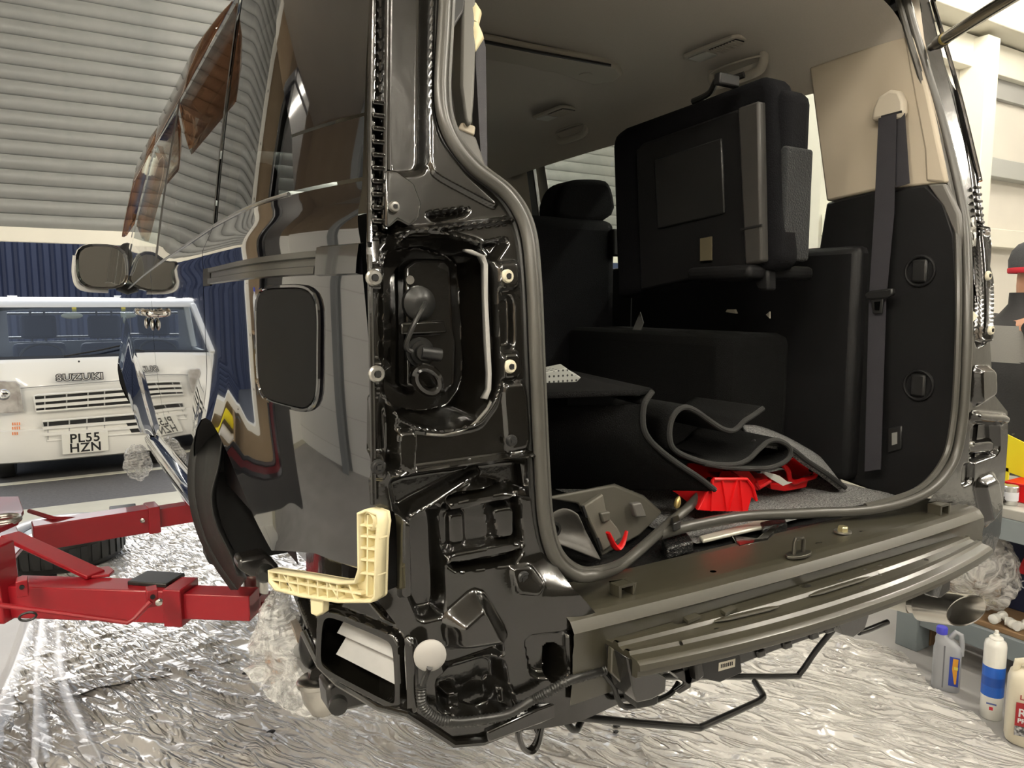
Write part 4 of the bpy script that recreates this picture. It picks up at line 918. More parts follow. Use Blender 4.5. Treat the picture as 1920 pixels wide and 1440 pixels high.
xpoly('tongue_slot', [(1639, 566), (1651, 565), (1649, 582), (1640, 582)], XR-.047, .002, CHROME, 0, be)
# right quarter window surround and sliding door window frame
FRM = [(986, 312), (996, 300), (1150, 250), (1300, 190), (1300, 180), (1150, 238), (990, 292), (976, 312), (984, 420), (1000, 430)]
xpoly('window_frame', [(984, 300), (996, 298), (1012, 420), (1000, 424)], 1.74, .02, RUBBER, .004)
MB().tube([PX(u, v, 1.735) for u, v in ((986, 314), (994, 302), (1148, 252), (1290, 205))], .008, 8).build('window_seal', RUBBER, VAN)
# rear seat folded sideways against the right wall
ST = thing; XS0 = 1.36
def face(px, x): return [PX(u, v, x) for u, v in px]
seat = MB().prism(face([(1146, 275), (1150, 252), (1170, 238), (1300, 190), (1425, 142), (1440, 144), (1448, 170), (1456, 490), (1440, 505), (1155, 560)], XS0), (.085, 0, 0)).build('folded_rear_seat', FABRIC, VAN, 30, bevel=.02, seg=3)
xpoly('seat_back_panel', [(1192, 282), (1205, 268), (1380, 205), (1392, 210), (1400, 500), (1200, 545)], XS0-.010, .012, DKPL, .006, seat)
xpoly('seat_tray', [(1226, 300), (1352, 258), (1358, 400), (1232, 430)], XS0-.016, .008, BLKPL, .006, seat)
xpoly('seat_side_cover', [(1382, 202), (1422, 188), (1428, 490), (1396, 498)], XS0-.022, .03, mat('cover_grey', (.040, .038, .035), .5), .006, seat)
xpoly('cover_joint', [(1388, 428), (1428, 420), (1428, 424), (1388, 432)], XS0-.024, .004, MATS['void_black'], 0, seat)
xpoly('strap_end', [(1312, 447), (1334, 443), (1334, 488), (1312, 490)], XS0-.018, .004, mat('strap_tan', (.10, .085, .05), .8), .001, seat)
q0 = PX(1448, 190, XS0+.085)
def ybox(u0, v0, u1, v1, y, d, name, m, par=None, bevel=.01):
    a = PY(u0, v1, y); b_ = PY(u1, v0, y); return MB().box((a.x, y, a.z), (b_.x, y+d, b_.z)).build(name, m, par or VAN, bevel=bevel, seg=3)
cu = ybox(1458, 172, 1530, 500, 1.13, .46, 'folded_cushion', FABRIC, seat, .03)
ybox(1466, 280, 1527, 488, 1.126, .02, 'knit_panel', KNIT, seat, .008)
ybox(1405, 500, 1528, 522, 1.16, .2, 'seat_hinge_cover', DKPL, seat, .012)
xpoly('seat_leg', [(1396, 505), (1440, 505), (1440, 545), (1420, 545)], XS0+.01, .03, DKPL, .006, seat)
MB().tube(spline([PX(1300, 190, XS0+.04), PX(1330, 175, XS0+.03), PX(1345, 150, XS0+.02), PX(1370, 148, XS0+.02), PX(1395, 140, XS0+.03)], 5), .008, 8).build('seat_strap', RUBBER, seat)
ybox(1350, 142, 1388, 156, 1.22, .02, 'strap_hook', BLKPL, seat, .004)
# second row seat, seen from behind
s2 = ybox(985, 412, 1160, 720, 1.98, .16, 'second_row_seat', FABRIC, VAN, .04)
hr = MB().prism([PY(u, v, 2.0) for u, v in rounded([(1036, 418), (1046, 360), (1068, 336), (1120, 334), (1150, 340), (1160, 418)], 2, .25)], (0, .11, 0)).build('headrest', FABRIC, s2, 40, bevel=.02, seg=3)
ybox(1150, 430, 1172, 480, 1.96, .03, 'seat_bolster', DKPL, s2, .008)
sl_ = ybox(860, 412, 985, 720, 1.98, .16, 'second_row_seat', FABRIC, VAN, .04)
for x in (.62, 1.36):
    b = MB().box((x-.24, 3.0, 1.25), (x+.24, 3.14, 1.92)).build('front_seat', FABRIC, VAN, bevel=.05, seg=3)
    MB().box((x-.13, 3.03, 1.94), (x+.13, 3.12, 2.10)).build('headrest', FABRIC, b, bevel=.04, seg=3)
MB().add([PX(u, v, 1.45) for u, v in ((1156, 690), (1176, 690), (1206, 605), (1200, 585))], [(0, 1, 2, 3)]).build('belt_webbing', mat('webbing_grey', (.10, .10, .095), .7), VAN, 0, solid=.003)
# small pale fittings on the dark trim
xpoly('trim_hook', [(1360, 585), (1363, 580), (1376, 580), (1379, 588)], 1.50, .01, mat('pale_plastic', (.5, .48, .40), .4), .001)
xpoly('arrow_mark', [(1436, 590), (1443, 584), (1443, 597)], 1.60, .004, MATS['pale_plastic'], 0)
MB().box((1.40, 1.30, 1.10), (1.655, 2.0, 1.47)).build('seat_well_cover', CARPET, VAN, bevel=.03)
# left pillar inner trim, hidden belt and grab block
lt_ = MB().prism([PR(u, v, .05) for u, v in ((868, -60), (892, -60), (893, 90), (890, 180), (886, 232), (878, 236), (872, 220), (864, 160))], (.01, .05, 0)).build('left_pillar_trim', mat('greige_trim', (.17, .165, .15), .35), VAN, 30, bevel=.005)
MB().prism([PR(u, v, .06) for u, v in ((858, 242), (890, 254), (892, 236), (866, 228))], (.01, .03, 0)).build('left_trim_foot', BEIGE, lt_, bevel=.003)
MB().prism([PR(u, v, .05) for u, v in ((858, 240), (893, 256), (914, 316), (900, 326), (872, 300), (850, 270))], (.0, .03, 0)).build('left_pillar_lower', GRPL, VAN, 30, bevel=.004)
MB().tube([PR(886, 8, .06), PR(889, 24, .06), PR(886, 46, .06)], [.006, .012, .010], 10).build('belt_guide', CREAM, lt_)
MB().tube([PR(886, 48, .06), PR(892, 70, .06), PR(884, 94, .06)], [.010, .013, .007], 10).build('belt_guide', CREAM, lt_)
MB().prism([PR(u, v, .10) for u, v in ((893, 58), (905, 62), (911, 90), (914, 320), (902, 300), (892, 120))], (.0, .02, 0)).build('hanging_belt', BELT, VAN, 0)
MB().prism([PR(u, v, .045) for u, v in ((848, -60), (878, -60), (872, 20), (846, 62))], (0, .02, 0)).build('strut_cover', BLKPL, VAN, bevel=.004)
# left inner panel of the boot
rows = [[Vector((x, y, z)) for z in (1.085, 1.25, 1.5, 1.70)] for y, x in ((.92, .56), (1.0, .50), (1.2, .44), (1.9, .42))]
MB().grid(rows).build('left_boot_trim', DKPL, VAN)
rows = [[Vector((x, y, z)) for z in (1.70, 1.95, 2.2)] for y, x in ((1.02, .50), (1.1, .46), (1.3, .42))]
MB().grid(rows).build('left_pillar_lining', BEIGE, VAN)
# ================================================================ LOOSE THINGS IN THE BOOT
def sheet(name, path, depth, m, th, label, cat, smooth=60, n=6, wob=0.0, layers=8):
    P = spline(path, n); D = Vector(depth); rows = []
    for i, p in enumerate(P):
        rows.append([p+D*(k/layers)+Vector((0, 0, wob*noise.noise(Vector((i*.25, k*.4, 1)))*(k/layers))) for k in range(layers+1)])
    o = MB().grid(rows).build(name, m, None, smooth, solid=th, soff=0); tag(o, label, cat); return o
def z8(X, Y): return (1180+X*.2292, 700+Y*.2292)
EDGE = mat('mat_binding', (.022, .022, .021), .9, bump=(700, .8, .002))
fold = [(1085, 285), (1000, 345), (930, 390), (850, 462), (760, 456), (640, 380), (540, 310), (450, 276), (378, 310), (330, 400), (320, 520), (350, 610), (450, 675), (640, 735), (840, 745), (960, 705), (1050, 620), (1130, 555), (1210, 548), (1290, 592), (1308, 655), (1270, 715), (1150, 768), (960, 776), (760, 762), (600, 735)]
NEAR = 1.04
fp = [PY(*z8(x, y), NEAR) for x, y in fold]
fm = sheet('floor_mat', fp, (.05, .24, -.01), CARPET, .010, 'black stitched floor mat folded into an S in the boot', 'floor mat')
MB().tube(spline([p+Vector((0, -.003, 0)) for p in fp], 6), .0055, 8).build('bound_edge', EDGE, fm)
dk = [(0, 160), (60, 165), (180, 145), (112, 255), (104, 420), (150, 530), (260, 640), (400, 745), (560, 850), (690, 950)]
lp2 = [PY(*z8(x, y), NEAR-.03) for x, y in dk]
f2 = sheet('floor_mat', [PY(1010, 742, NEAR-.02)]+lp2[:4], (.10, .45, .0), CARPET, .010, 'black floor mat lying flat over the pile at the left of the boot', 'floor mat')
f3 = sheet('floor_mat', lp2[3:], (-.30, .30, -.02), CARPET, .008, 'black floor mat hanging down in front of the red bins', 'floor mat')
MB().tube(spline([p+Vector((0, -.003, 0)) for p in lp2[2:]], 6), .0055, 8).build('bound_edge', EDGE, f3)
# grey felt boot mat arching over the bins
L1 = [(930, 420), (1060, 430), (1250, 500), (1420, 590), (1560, 680), (1680, 800), (1758, 920)]; L2 = [(1000, 560), (1160, 570), (1310, 612), (1440, 712), (1560, 790), (1660, 860), (1752, 932)]
a_ = spline([PY(*z8(x, y), 1.20) for x, y in L1], 6); b_ = spline([PY(*z8(x, y), 1.07) for x, y in L2], 6)
fe = MB().grid([[p+(q-p)*k/5 for k in range(6)] for p, q in zip(a_, b_)]).build('felt_mat', FELT, None, 60, solid=.012)
tag(fe, 'speckled grey felt boot mat bowed over the red bins', 'boot mat')
MB().tube([p+Vector((0, -.004, 0)) for p in b_], .006, 8).build('bound_edge', EDGE, fe)
# perforated silver pad
pp = [(1008, 702), (1062, 690), (1074, 700), (1090, 708), (1080, 718), (1066, 718), (1060, 722), (1190, 738), (1010, 742)]
PERF = bpy.data.materials.new('perforated_pad'); PERF.use_nodes = True; nt = PERF.node_tree; b = nt.nodes['Principled BSDF']; b.inputs['Roughness'].default_value = .6
tc = nt.nodes.new('ShaderNodeTexCoord'); vo = nt.nodes.new('ShaderNodeTexVoronoi'); vo.inputs['Scale'].default_value = 95; vo.inputs['Randomness'].default_value = 0
rp_ = nt.nodes.new('ShaderNodeValToRGB'); rp_.color_ramp.elements[0].position = .26; rp_.color_ramp.elements[0].color = (.02, .02, .02, 1); rp_.color_ramp.elements[1].position = .32; rp_.color_ramp.elements[1].color = (.42, .43, .40, 1)
nt.links.new(tc.outputs['Object'], vo.inputs[0]); nt.links.new(vo.outputs[0], rp_.inputs[0]); nt.links.new(rp_.outputs[0], b.inputs['Base Color'])
pd = MB().prism([PY(u, v, 1.16) for u, v in pp], (0.02, .05, .004)).build('perforated_pad', PERF, None, 0, bevel=.002)
tag(pd, 'pale grey perforated pad on top of the dark mats', 'pad')
# red stacking bins
def bin_(name_label, quad, y, d, tilt=0):
    """quad: pixel outline of the near face"""
    t = thing('storage_bin', name_label, 'storage bin', PY(*quad[0], y), 'red bins under the boot mats')
    P = [PY(u, v, y) for u, v in quad]; n = len(P); D = Vector(d)
    rows = [[p, p+D] for p in P]
    MB().prism(P, (0, .004, 0)).build('end_wall', REDPL, t, 0)
    MB().grid([[p, p+D] for p in P[1:]]).build('shell', REDPL, t, 0, solid=.003)
    MB().prism([p+D for p in P], (0, .004, 0)).build('end_wall', REDPL, t, 0)
    return t, P
t1, P1 = bin_('bright red stacking bin standing nearest the boot sill', [z8(690, 865), z8(640, 960), z8(560, 1118), z8(680, 1125), z8(968, 1130), z8(1000, 1010), z8(1035, 1040), z8(1010, 930), z8(960, 865)], 1.02, (.06, .13, 0))
for x0, x1 in ((680, 670), (760, 800), (880, 820), (905, 930)):
    a = PY(*z8(x0, 868), 1.018); c = PY(*z8(x1, 1126), 1.018); MB().bar(a, c, .004, .004, (0, 1, 0)).build('rib', REDPL, t1, 0)
MB().tube([PY(*z8(x, y), 1.017) for x, y in ((690, 865), (960, 865), (1010, 930), (1040, 1040))], .0035, 6).build('rim', REDPL, t1)
t2, P2 = bin_('red stacking bin tucked behind the bright one under the mats', [z8(760, 800), z8(740, 870), z8(960, 880), z8(1050, 960), z8(1085, 920), z8(1150, 880), z8(1140, 860), z8(1040, 880), z8(980, 800)], 1.09, (.05, .12, 0))
MB().tube([PY(*z8(x, y), 1.088) for x, y in ((1030, 890), (1060, 935), (1150, 882), (1140, 858))], .005, 6).build('scoop_lip', REDPL, t2)
t3 = thing('storage_bin', 'dark red open bin tipped on its side beneath the felt mat', 'storage bin', PY(*z8(1280, 965), 1.10), 'red bins under the boot mats')
q3 = [z8(1180, 770), z8(1270, 740), z8(1300, 870), z8(1330, 890), z8(1520, 820), z8(1440, 930), z8(1275, 968), z8(1150, 930)]
MB().prism([PY(u, v, 1.12) for u, v in [z8(1150, 900), z8(1330, 895), z8(1470, 860), z8(1450, 935), z8(1275, 968), z8(1160, 950)]], (.03, .10, 0)).build('body', REDPL, t3, 0, bevel=.003)
MB().tube(spline([PY(*z8(x, y), 1.115) for x, y in ((1255, 745), (1300, 800), (1312, 865), (1350, 893), (1440, 865), (1515, 842), (1525, 800))], 4), .006, 8).build('rim', REDPL, t3)
MB().add([PY(*z8(x, y), 1.24) for x, y in ((1260, 745), (1380, 660), (1525, 800), (1340, 890))], [(0, 1, 2, 3)]).build('back_wall', REDPL, t3, 0, solid=.003)
# torn white label hanging between the bins
lb = MB().add([PY(*z8(x, y), 1.085) for x, y in ((1065, 795), (1190, 825), (1230, 840), (1290, 885), (1335, 890), (1255, 920), (1150, 860))], [(0, 1, 2, 6), (6, 2, 3, 5), (3, 4, 5)]).build('paper_slip', mat('paper', (.55, .54, .50), .6), None, 0, solid=.001)
tag(lb, 'crumpled white paper slip wedged between the red bins', 'paper')
# loose trim panels at the left of the boot
def z3(X, Y): return (980+X*.34375, 660+Y*.34375)
p1 = thing('trim_panel', 'brown grey plastic trim panel leaning in the left of the boot', 'trim panel', PY(*z3(430, 1120), 1.04))
GP = mat('brown_grey_plastic', (.085, .08, .066), .5); GP2 = mat('tan_grey_plastic', (.13, .122, .10), .55)
MB().prism([PY(*z3(x, y), 1.05) for x, y in ((120, 800), (500, 725), (660, 790), (760, 880), (640, 1000), (430, 1120), (300, 830))], (.01, .012, 0)).build('panel', GP, p1, 30, bevel=.004)
MB().prism([PY(*z3(x, y), 1.035) for x, y in ((330, 845), (440, 775), (455, 850), (470, 900), (520, 960), (545, 1010), (440, 1090))], (.0, .012, 0)).build('mount_plate', GP2, p1, 30, bevel=.003)
for x0, y0, x1, y1 in ((325, 845, 350, 905), (405, 1020, 430, 1080)):
    MB().prism([PY(*z3(x, y), 1.03) for x, y in ((x0, y0), (x0+12, y0-5), (x1+6, y1-5), (x1-6, y1))], (0, .004, 0)).build('slot', MATS['void_black'], p1, 0)
MB().prism([PY(*z3(x, y), 1.028) for x, y in ((425, 880), (480, 870), (480, 920), (440, 935))], (0, .012, 0)).build('clip_box', GP, p1, bevel=.003)
MB().prism([PY(*z3(x, y), 1.028) for x, y in ((600, 830), (650, 822), (680, 900), (620, 905))], (0, .014, 0)).build('clip_box', GRPL, p1, bevel=.003)
p2_ = thing('trim_panel', 'curved grey lamp trim with a round socket lying by the seal', 'trim panel', PY(*z3(420, 1130), 1.0))
rows = []
for k in range(9):
    t_ = k/8; a = Vector((*z3(150+150*t_, 900-40*sin(t_*3)), 0)); c = Vector((*z3(170+255*t_, 1030+100*t_), 0))
    rows.append([PY(a.x+(c.x-a.x)*j/6, a.y+(c.y-a.y)*j/6, 1.00+.03*sin(j/6*pi)) for j in range(7)])
MB().grid(rows).build('shell', GRPL, p2_, 60, solid=.003)
cc = PY(*z3(165, 965), .985); MB().lathe([(.013, 0), (.013, .006), (.008, .006), (.008, .002)], cc, (0, -1, 0), 18).build('socket', RUBBER, p2_)
rc_ = MB().tube(spline([PY(*z3(x, y), 1.015) for x, y in ((465, 985), (490, 1040), (515, 1072), (545, 1045), (568, 975))], 5), [.006, .007, .007, .008, .008, .008, .009, .010, .010, .010, .009, .009, .008, .008, .007, .007, .006, .006, .005, .005, .004], 8, flat=(1, .5)).build('red_strap', REDPL)
tag(rc_, 'short red plastic strap hooked over the loose trim panel', 'strap')
bb = MB().lathe([(.002, -.012), (.006, -.008), (.007, 0), (.005, .008), (.002, .012)], PY(*z3(845, 820), 1.03), (.3, 0, 1), 14).build('bulb', mat('amber_brass', (.6, .45, .18), .25, .7)); tag(bb, 'tiny brass coloured bulb lying beside the red bins', 'bulb')

# ================================================================ HUB AND ARCH ON THE LEFT
HX, HY, HZ = .43, 1.50, .845
hc = PX(560, 1222, .46)
hub = MB().lathe([(.02, -.03), (.05, -.03), (.05, 0), (.085, 0), (.085, .018), (.05, .018), (.045, .04), (.02, .04)], hc, (-1, 0, 0), 36).build('brake_disc', mat('rusty_steel', (.30, .22, .16), .45, .7, noise=(20, (.45, .42, .38), .2)), VAN)
cq_ = PX(522, 1246, .43); MB().box((cq_.x-.03, cq_.y-.035, cq_.z-.04), (cq_.x+.03, cq_.y+.035, cq_.z+.04)).build('brake_caliper', mat('caliper', (.36, .15, .05), .6, .2, noise=(25, (.45, .28, .16), .2)), hub, bevel=.012)
dk_ = PX(578, 1215, .41); MB().ball(dk_, (.02, .03, .045), 14, 10).build('axle_end', BLKPL, hub)
pt0 = PX(600, 1268, .42); MB().lathe([(.045, 0), (.050, .004), (.050, .012), (.044, .016), (.040, .05), (.026, .078), (.006, .088)], pt0, (.05, -.1, -1), 26).build('wrapped_pot', STEEL, hub)
def crumple(o, r, seed, n=44, m=30, amp=.16, low=None):
    rows = []; o = Vector(o)
    for i in range(m+1):
        w = pi*i/m; row = []
        for k in range(n):
            a = 2*pi*k/n; d = Vector((sin(w)*cos(a), sin(w)*sin(a), cos(w)))
            f = 1+amp*noise.noise(d*2.2+Vector((seed, 0, 0)))+amp*.55*abs(noise.noise(d*6+Vector((0, seed, 0))))+amp*.3*noise.noise(d*14)
            row.append(o+Vector((d.x*r[0]*f, d.y*r[1]*f, d.z*r[2]*f)))
        rows.append(row)
    return MB().grid(rows, True)
MILK = film('wrinkled_film')
prof_ = [(1092, 532, 9), (1112, 524, 18), (1140, 520, 28), (1170, 522, 42), (1200, 532, 58), (1225, 545, 74), (1250, 556, 80), (1275, 566, 74), (1300, 580, 58), (1322, 590, 38), (1340, 592, 18), (1348, 592, 3)]
def wrap(nm, seed, scale, amp):
    rows = []; Pz = spline([(a, b_, c) for a, b_, c in prof_], 4)
    for i, q in enumerate(Pz):
        c = PX(q.y, q.x, .42); k_ = (c-CAMP).dot(FW)/FPX; row = []
        for k in range(56):
            w = 2*pi*k/56; d = Vector((cos(w), sin(w), i*.09))
            f = scale*(1+amp*noise.noise(d*2.0+Vector((seed, 0, 0)))+amp*.7*noise.noise(Vector((cos(w)*6, sin(w)*6, i*.22+seed)))+amp*.45*noise.noise(Vector((cos(w)*14, sin(w)*14, i*.5+seed))))
            row.append(c+RT*(cos(w)*q.z*k_*f)+Vector((FW.x, FW.y, 0))*(sin(w)*min(q.z*k_, .075)*f)+Vector((0, 0, .006*noise.noise(d*5))))
        rows.append(row)
    return MB().grid(rows, True).build(nm, MILK, hub, 20)
wrap('film_wrap', 3, 1.0, .20); wrap('film_wrap', 8, .84, .34)
MB().tube([hc, Vector((.62, hc.y+.10, .93)), Vector((.80, 2.05, .98))], [.028, .032, .04], 12).build('trailing_arm', UB, VAN)
MB().tube([dk_, hc], .02, 10).build('hub_shaft', UB, hub)
MB().tube([pt0, hc], .022, 10).build('pot_stay', UB, hub)
fw = crumple(PY(258, 868, 4.0), (.06, .09, .08), 5, amp=.25).build('front_film_wrap', MILK, VAN, 25)
# suspension arm ends, underside
MB().tube([Vector((.95, HY, .95)), Vector((1.0, HY+.05, .95)), Vector((1.1, HY, .95))], .035, 12).build('axle_arm', UB, VAN)
ypoly('lower_bush', [(612, 1290), (640, 1275), (700, 1312), (690, 1325), (640, 1336), (618, 1340)], 1.08, .05, UB, .008)
MB().lathe([(.014, 0), (.014, .012), (.008, .014)], PY(634, 1318, 1.05), (-.3, -1, 0), 16).build('bush_bolt', RUBBER, VAN)
lbp = PY(655, 1305, 1.10); MB().bar(lbp, Vector((lbp.x+.10, lbp.y+.06, 1.06)), .05, .03).build('bush_arm', UB, VAN, bevel=.005)
# front flap of the rear arch liner (hangs below the sill)
o1 = [(371, 805), (356, 860), (355, 930), (372, 1000), (400, 1055), (434, 1104)]; i1 = [(420, 806), (412, 870), (398, 930), (408, 985), (432, 1035), (447, 1078)]
ya = 1.95
a_ = spline([PY(u, v, ya) for u, v in o1], 5); b_ = spline([PY(u, v, ya-.16) for u, v in i1], 5); c_ = spline([PY(u+14, v, ya-.02) for u, v in o1], 5)
LINP = mat('arch_liner_plastic', (.020, .020, .019), .5)
MB().grid([[p, q.lerp(p, .2), q] for p, q in zip(a_, c_)]+[]).build('arch_flap_lip', LINP, VAN, 40, solid=.004)
MB().grid([[p, p.lerp(q, .35)+Vector((.01, 0, 0)), p.lerp(q, .7)+Vector((.02, 0, 0)), q] for p, q in zip(c_, b_)]).build('arch_flap', LINP, VAN, 40, solid=.004)
MB().box((.275, 2.0, .86), (.85, 2.10, 1.32)).build('arch_front_wall', MATS['liner_felt'], VAN, bevel=.02)
MB().box((.62, 1.10, .86), (.74, 2.02, 1.30)).build('arch_inner_wall', MATS['liner_felt'], VAN, bevel=.02)
MB().box((.37, .93, 1.07), (.62, 1.14, 1.30)).build('inner_quarter_box', MATS['liner_felt'], VAN)
MB().box((.38, 1.06, .99), (.64, 1.46, 1.24)).build('inner_arch_block', MATS['liner_felt'], VAN, bevel=.03)
ypoly('chassis_bracket', [(448, 1050), (500, 1040), (524, 1062), (520, 1085), (470, 1082), (446, 1068)], 1.62, .06, UB, .008)
MB().lathe([(.018, 0), (.018, .02), (.01, .03)], PY(498, 1072, 1.58), (-.4, -1, 0), 14).build('bracket_bush', RUBBER, VAN)

# ================================================================ TWO-POST LIFT
LF = thing('vehicle_lift', 'red two post vehicle lift with swing arms under the van sill', 'vehicle lift', (-.50, 2.72, 0))
DKR = mat('lift_post_paint', (.012, .012, .013), .3, coat=.6)
ZA = .745
# column just outside the frame
cx, cy = -.50, 2.72
m_ = MB(); m_.box((cx-.16, cy-.13, 0), (cx-.14, cy+.13, 2.62)); m_.box((cx-.16, cy-.15, 0), (cx+.10, cy-.13, 2.62)); m_.box((cx-.16, cy+.13, 0), (cx+.10, cy+.15, 2.62)); m_.box((cx+.08, cy-.15, 0), (cx+.10, cy-.07, 2.62)); m_.box((cx+.08, cy+.07, 0), (cx+.10, cy+.15, 2.62))
m_.build('column', DKR, LF, bevel=.008)
MB().box((cx-.24, cy-.24, 0), (cx+.16, cy+.24, .02)).build('base_plate', DKR, LF, bevel=.004)
MB().box((cx-.17, cy-.16, 2.60), (cx+.11, cy+.16, 2.68)).build('column_cap', DKR, LF, bevel=.02)
# carriage with pivot yoke
MB().box((cx-.10, cy-.12, .40), (cx+.09, cy+.12, 1.25)).build('carriage', RED, LF, bevel=.01)
pv = PZ(22, 1010, ZA)
yk = MB().prism([PZ(u, v, ZA+.06) for u, v in ((-60, 940), (36, 938), (45, 965), (34, 985), (0, 1000), (-60, 1000))], (0, 0, .016)).build('pivot_yoke', RED, LF, bevel=.003)
MB().prism([PZ(u, v, ZA-.075) for u, v in ((-60, 1000), (30, 990), (45, 1030), (20, 1060), (-60, 1060))], (0, 0, .016)).build('pivot_yoke', RED, LF, bevel=.003)
q = PZ(8, 985, ZA+.06)
for dz in (.016, .022): MB().tube([q+Vector((.045*cos(w), .045*sin(w), dz)) for w in np.linspace(0, 2*pi, 20, endpoint=False)], .008, 8, close=True).build('pivot_ring', ZINC, yk)
q2 = PZ(4, 1050, ZA); MB().tube([q2+Vector((0, 0, -.06)), q2+Vector((0, 0, .075))], .014, 14).build('pivot_pin', STEEL, yk)
q3_ = PZ(45, 968, ZA+.03)
# rear arm: outer box, sliding inner box, pad
def armpts(u0, v0, u1, v1, z): return PZ(u0, v0, z), PZ(u1, v1, z)
R0 = PZ(20, 1088, ZA+.045); R1 = PZ(342, 1098, ZA+.045); dR = (R1-R0).normalized(); sR = dR.cross(Vector((0, 0, 1)))
Rz = Vector((0, 0, -.045))
ar = MB().bar(R0+Rz, R1+Rz, .085, .09).build('swing_arm', RED, LF, bevel=.004)
MB().bar(R1+Rz-dR*.03, R1+Rz+dR*.02, .097, .102).build('arm_collar', RED, ar, bevel=.003)
PADR = PZ(480, 1118, ZA-.02)
R2 = R1+dR*.20
MB().bar(R1+Rz-dR*.1, R2+Rz, .066, .070).build('inner_arm', RED, ar, bevel=.003)
MB().prism([R2+Rz+sR*.034+Vector((0, 0, -.022)), R2+Rz-sR*.034+Vector((0, 0, -.022))]+[PADR+Vector((.052*cos(a), .052*sin(a), -.030)) for a in np.linspace(atan2(-sR.y, -sR.x), atan2(-sR.y, -sR.x)-pi, 14)], (0, 0, .028)).build('pad_foot', RED, ar, 30, bevel=.003)
pc = PADR+Vector((0, 0, 0)); MB().lathe([(.034, 0), (.034, .085), (.030, .085)], pc+Vector((0, 0, -.004)), (0, 0, 1), 24).build('lift_pad_post', STEEL, ar)
MB().lathe([(.045, 0), (.045, .02)], pc+Vector((0, 0, .075)), (0, 0, 1), 20).build('lift_pad', RUBBER, ar)
RB = MATS['rubber']
def pad_on(a, b, wz, par):
    MB().bar(a, b, .085, .012).build('rubber_pad', RB, par, bevel=.003)
pad_on(PZ(258, 1083, ZA+.050), PZ(330, 1088, ZA+.050), 0, ar)
# gusset stay on top of the rear arm
g_a = PZ(18, 1003, ZA+.115); g_b = PZ(180, 1078, ZA+.052)
MB().bar(g_a, g_b, .055, .012).build('gusset', RED, ar, bevel=.003)
MB().prism([PZ(u, v, ZA+.046) for u, v in ((150, 1072), (205, 1066), (215, 1074), (205, 1082), (160, 1086))], (0, 0, .008)).build('gusset_foot', RED, ar, bevel=.002)
MB().prism([R0+Rz-dR*.01+Vector((0, 0, -.05)), R0+Rz+dR*.03+Vector((0, 0, -.05)), R0+Rz+dR*.02+Vector((0, 0, .16)), R0+Rz-dR*.02+Vector((0, 0, .17))], sR*.07).build('arm_knuckle', RED, ar, bevel=.004)
# release rod along the arm
rod = [PZ(-10, 1130, ZA-.02), PZ(40, 1118, ZA-.02), PZ(45, 1100, ZA)]
MB().tube([PY(-20, 1132, 2.18), PY(120, 1150, 2.08), PY(240, 1167, 2.0), PY(252, 1160, 2.0), PY(283, 1128, 2.0)], .0065, 8).build('release_rod', RED, ar)
for u, v in ((42, 1100), (285, 1118)):
    p = PY(u, v, (2.26, 2.03)[u > 100]); MB().box((p.x-.013, p.y-.02, p.z-.022), (p.x+.013, p.y+.02, p.z+.022)).build('rod_lug', RED, ar, bevel=.002)
    MB().lathe([(.006, 0), (.006, .004)], p+Vector((0, -.02, .006)), (0, -1, 0), 10).build('pin', MATS['void_black'], ar)
pb = PY(299, 1128, 2.0); MB().lathe([(.009, 0), (.009, .008), (.006, .010)], pb, (-.3, -1, 0), 10).build('bolt', STEEL, ar)
MB().tube([PY(52, 1156, 2.1)+Vector((.018*cos(w), 0, .010*sin(w))) for w in np.linspace(0, 2*pi, 14, endpoint=False)], .003, 6, close=True).build('pull_ring', RUBBER, ar)
# front arm
F0 = PZ(60, 990, ZA+.03); F1 = PZ(290, 955, ZA+.03); dF = (F1-F0).normalized()
af = MB().bar(F0-Vector((0, 0, .03)), F1-Vector((0, 0, .03)), .085, .09).build('swing_arm', RED, LF, bevel=.004)
F2 = F1+dF*.65
MB().bar(F1-dF*.1-Vector((0, 0, .03)), F2-Vector((0, 0, .03)), .066, .070).build('inner_arm', RED, af, bevel=.003)
MB().bar(F1-dF*.03-Vector((0, 0, .03)), F1+dF*.01-Vector((0, 0, .03)), .096, .10).build('arm_collar', RED, af, bevel=.003)
MB().lathe([(.055, 0), (.055, .02), (.03, .02), (.03, .10), (.05, .10), (.05, .12)], F2+Vector((0, 0, -.06)), (0, 0, 1), 20).build('lift_pad_post', STEEL, af)
pad_on(PZ(205, 957, ZA+.02), PZ(255, 951, ZA+.02), 0, af)
MB().tube([PZ(55, 958, ZA+.05), PZ(100, 972, ZA+.05), PZ(165, 974, ZA+.03)], .008, 8).build('release_rod', RED, af)
MB().tube([PZ(62, 990, ZA+.03), PZ(110, 982, ZA+.03), PZ(160, 972, ZA+.03)], .007, 8).build('release_rod', RED, af)
pb = PY(268, 975, F1.y-.05); MB().lathe([(.009, 0), (.009, .008), (.006, .010)], pb, (-.3, -1, 0), 10).build('bolt', STEEL, af)
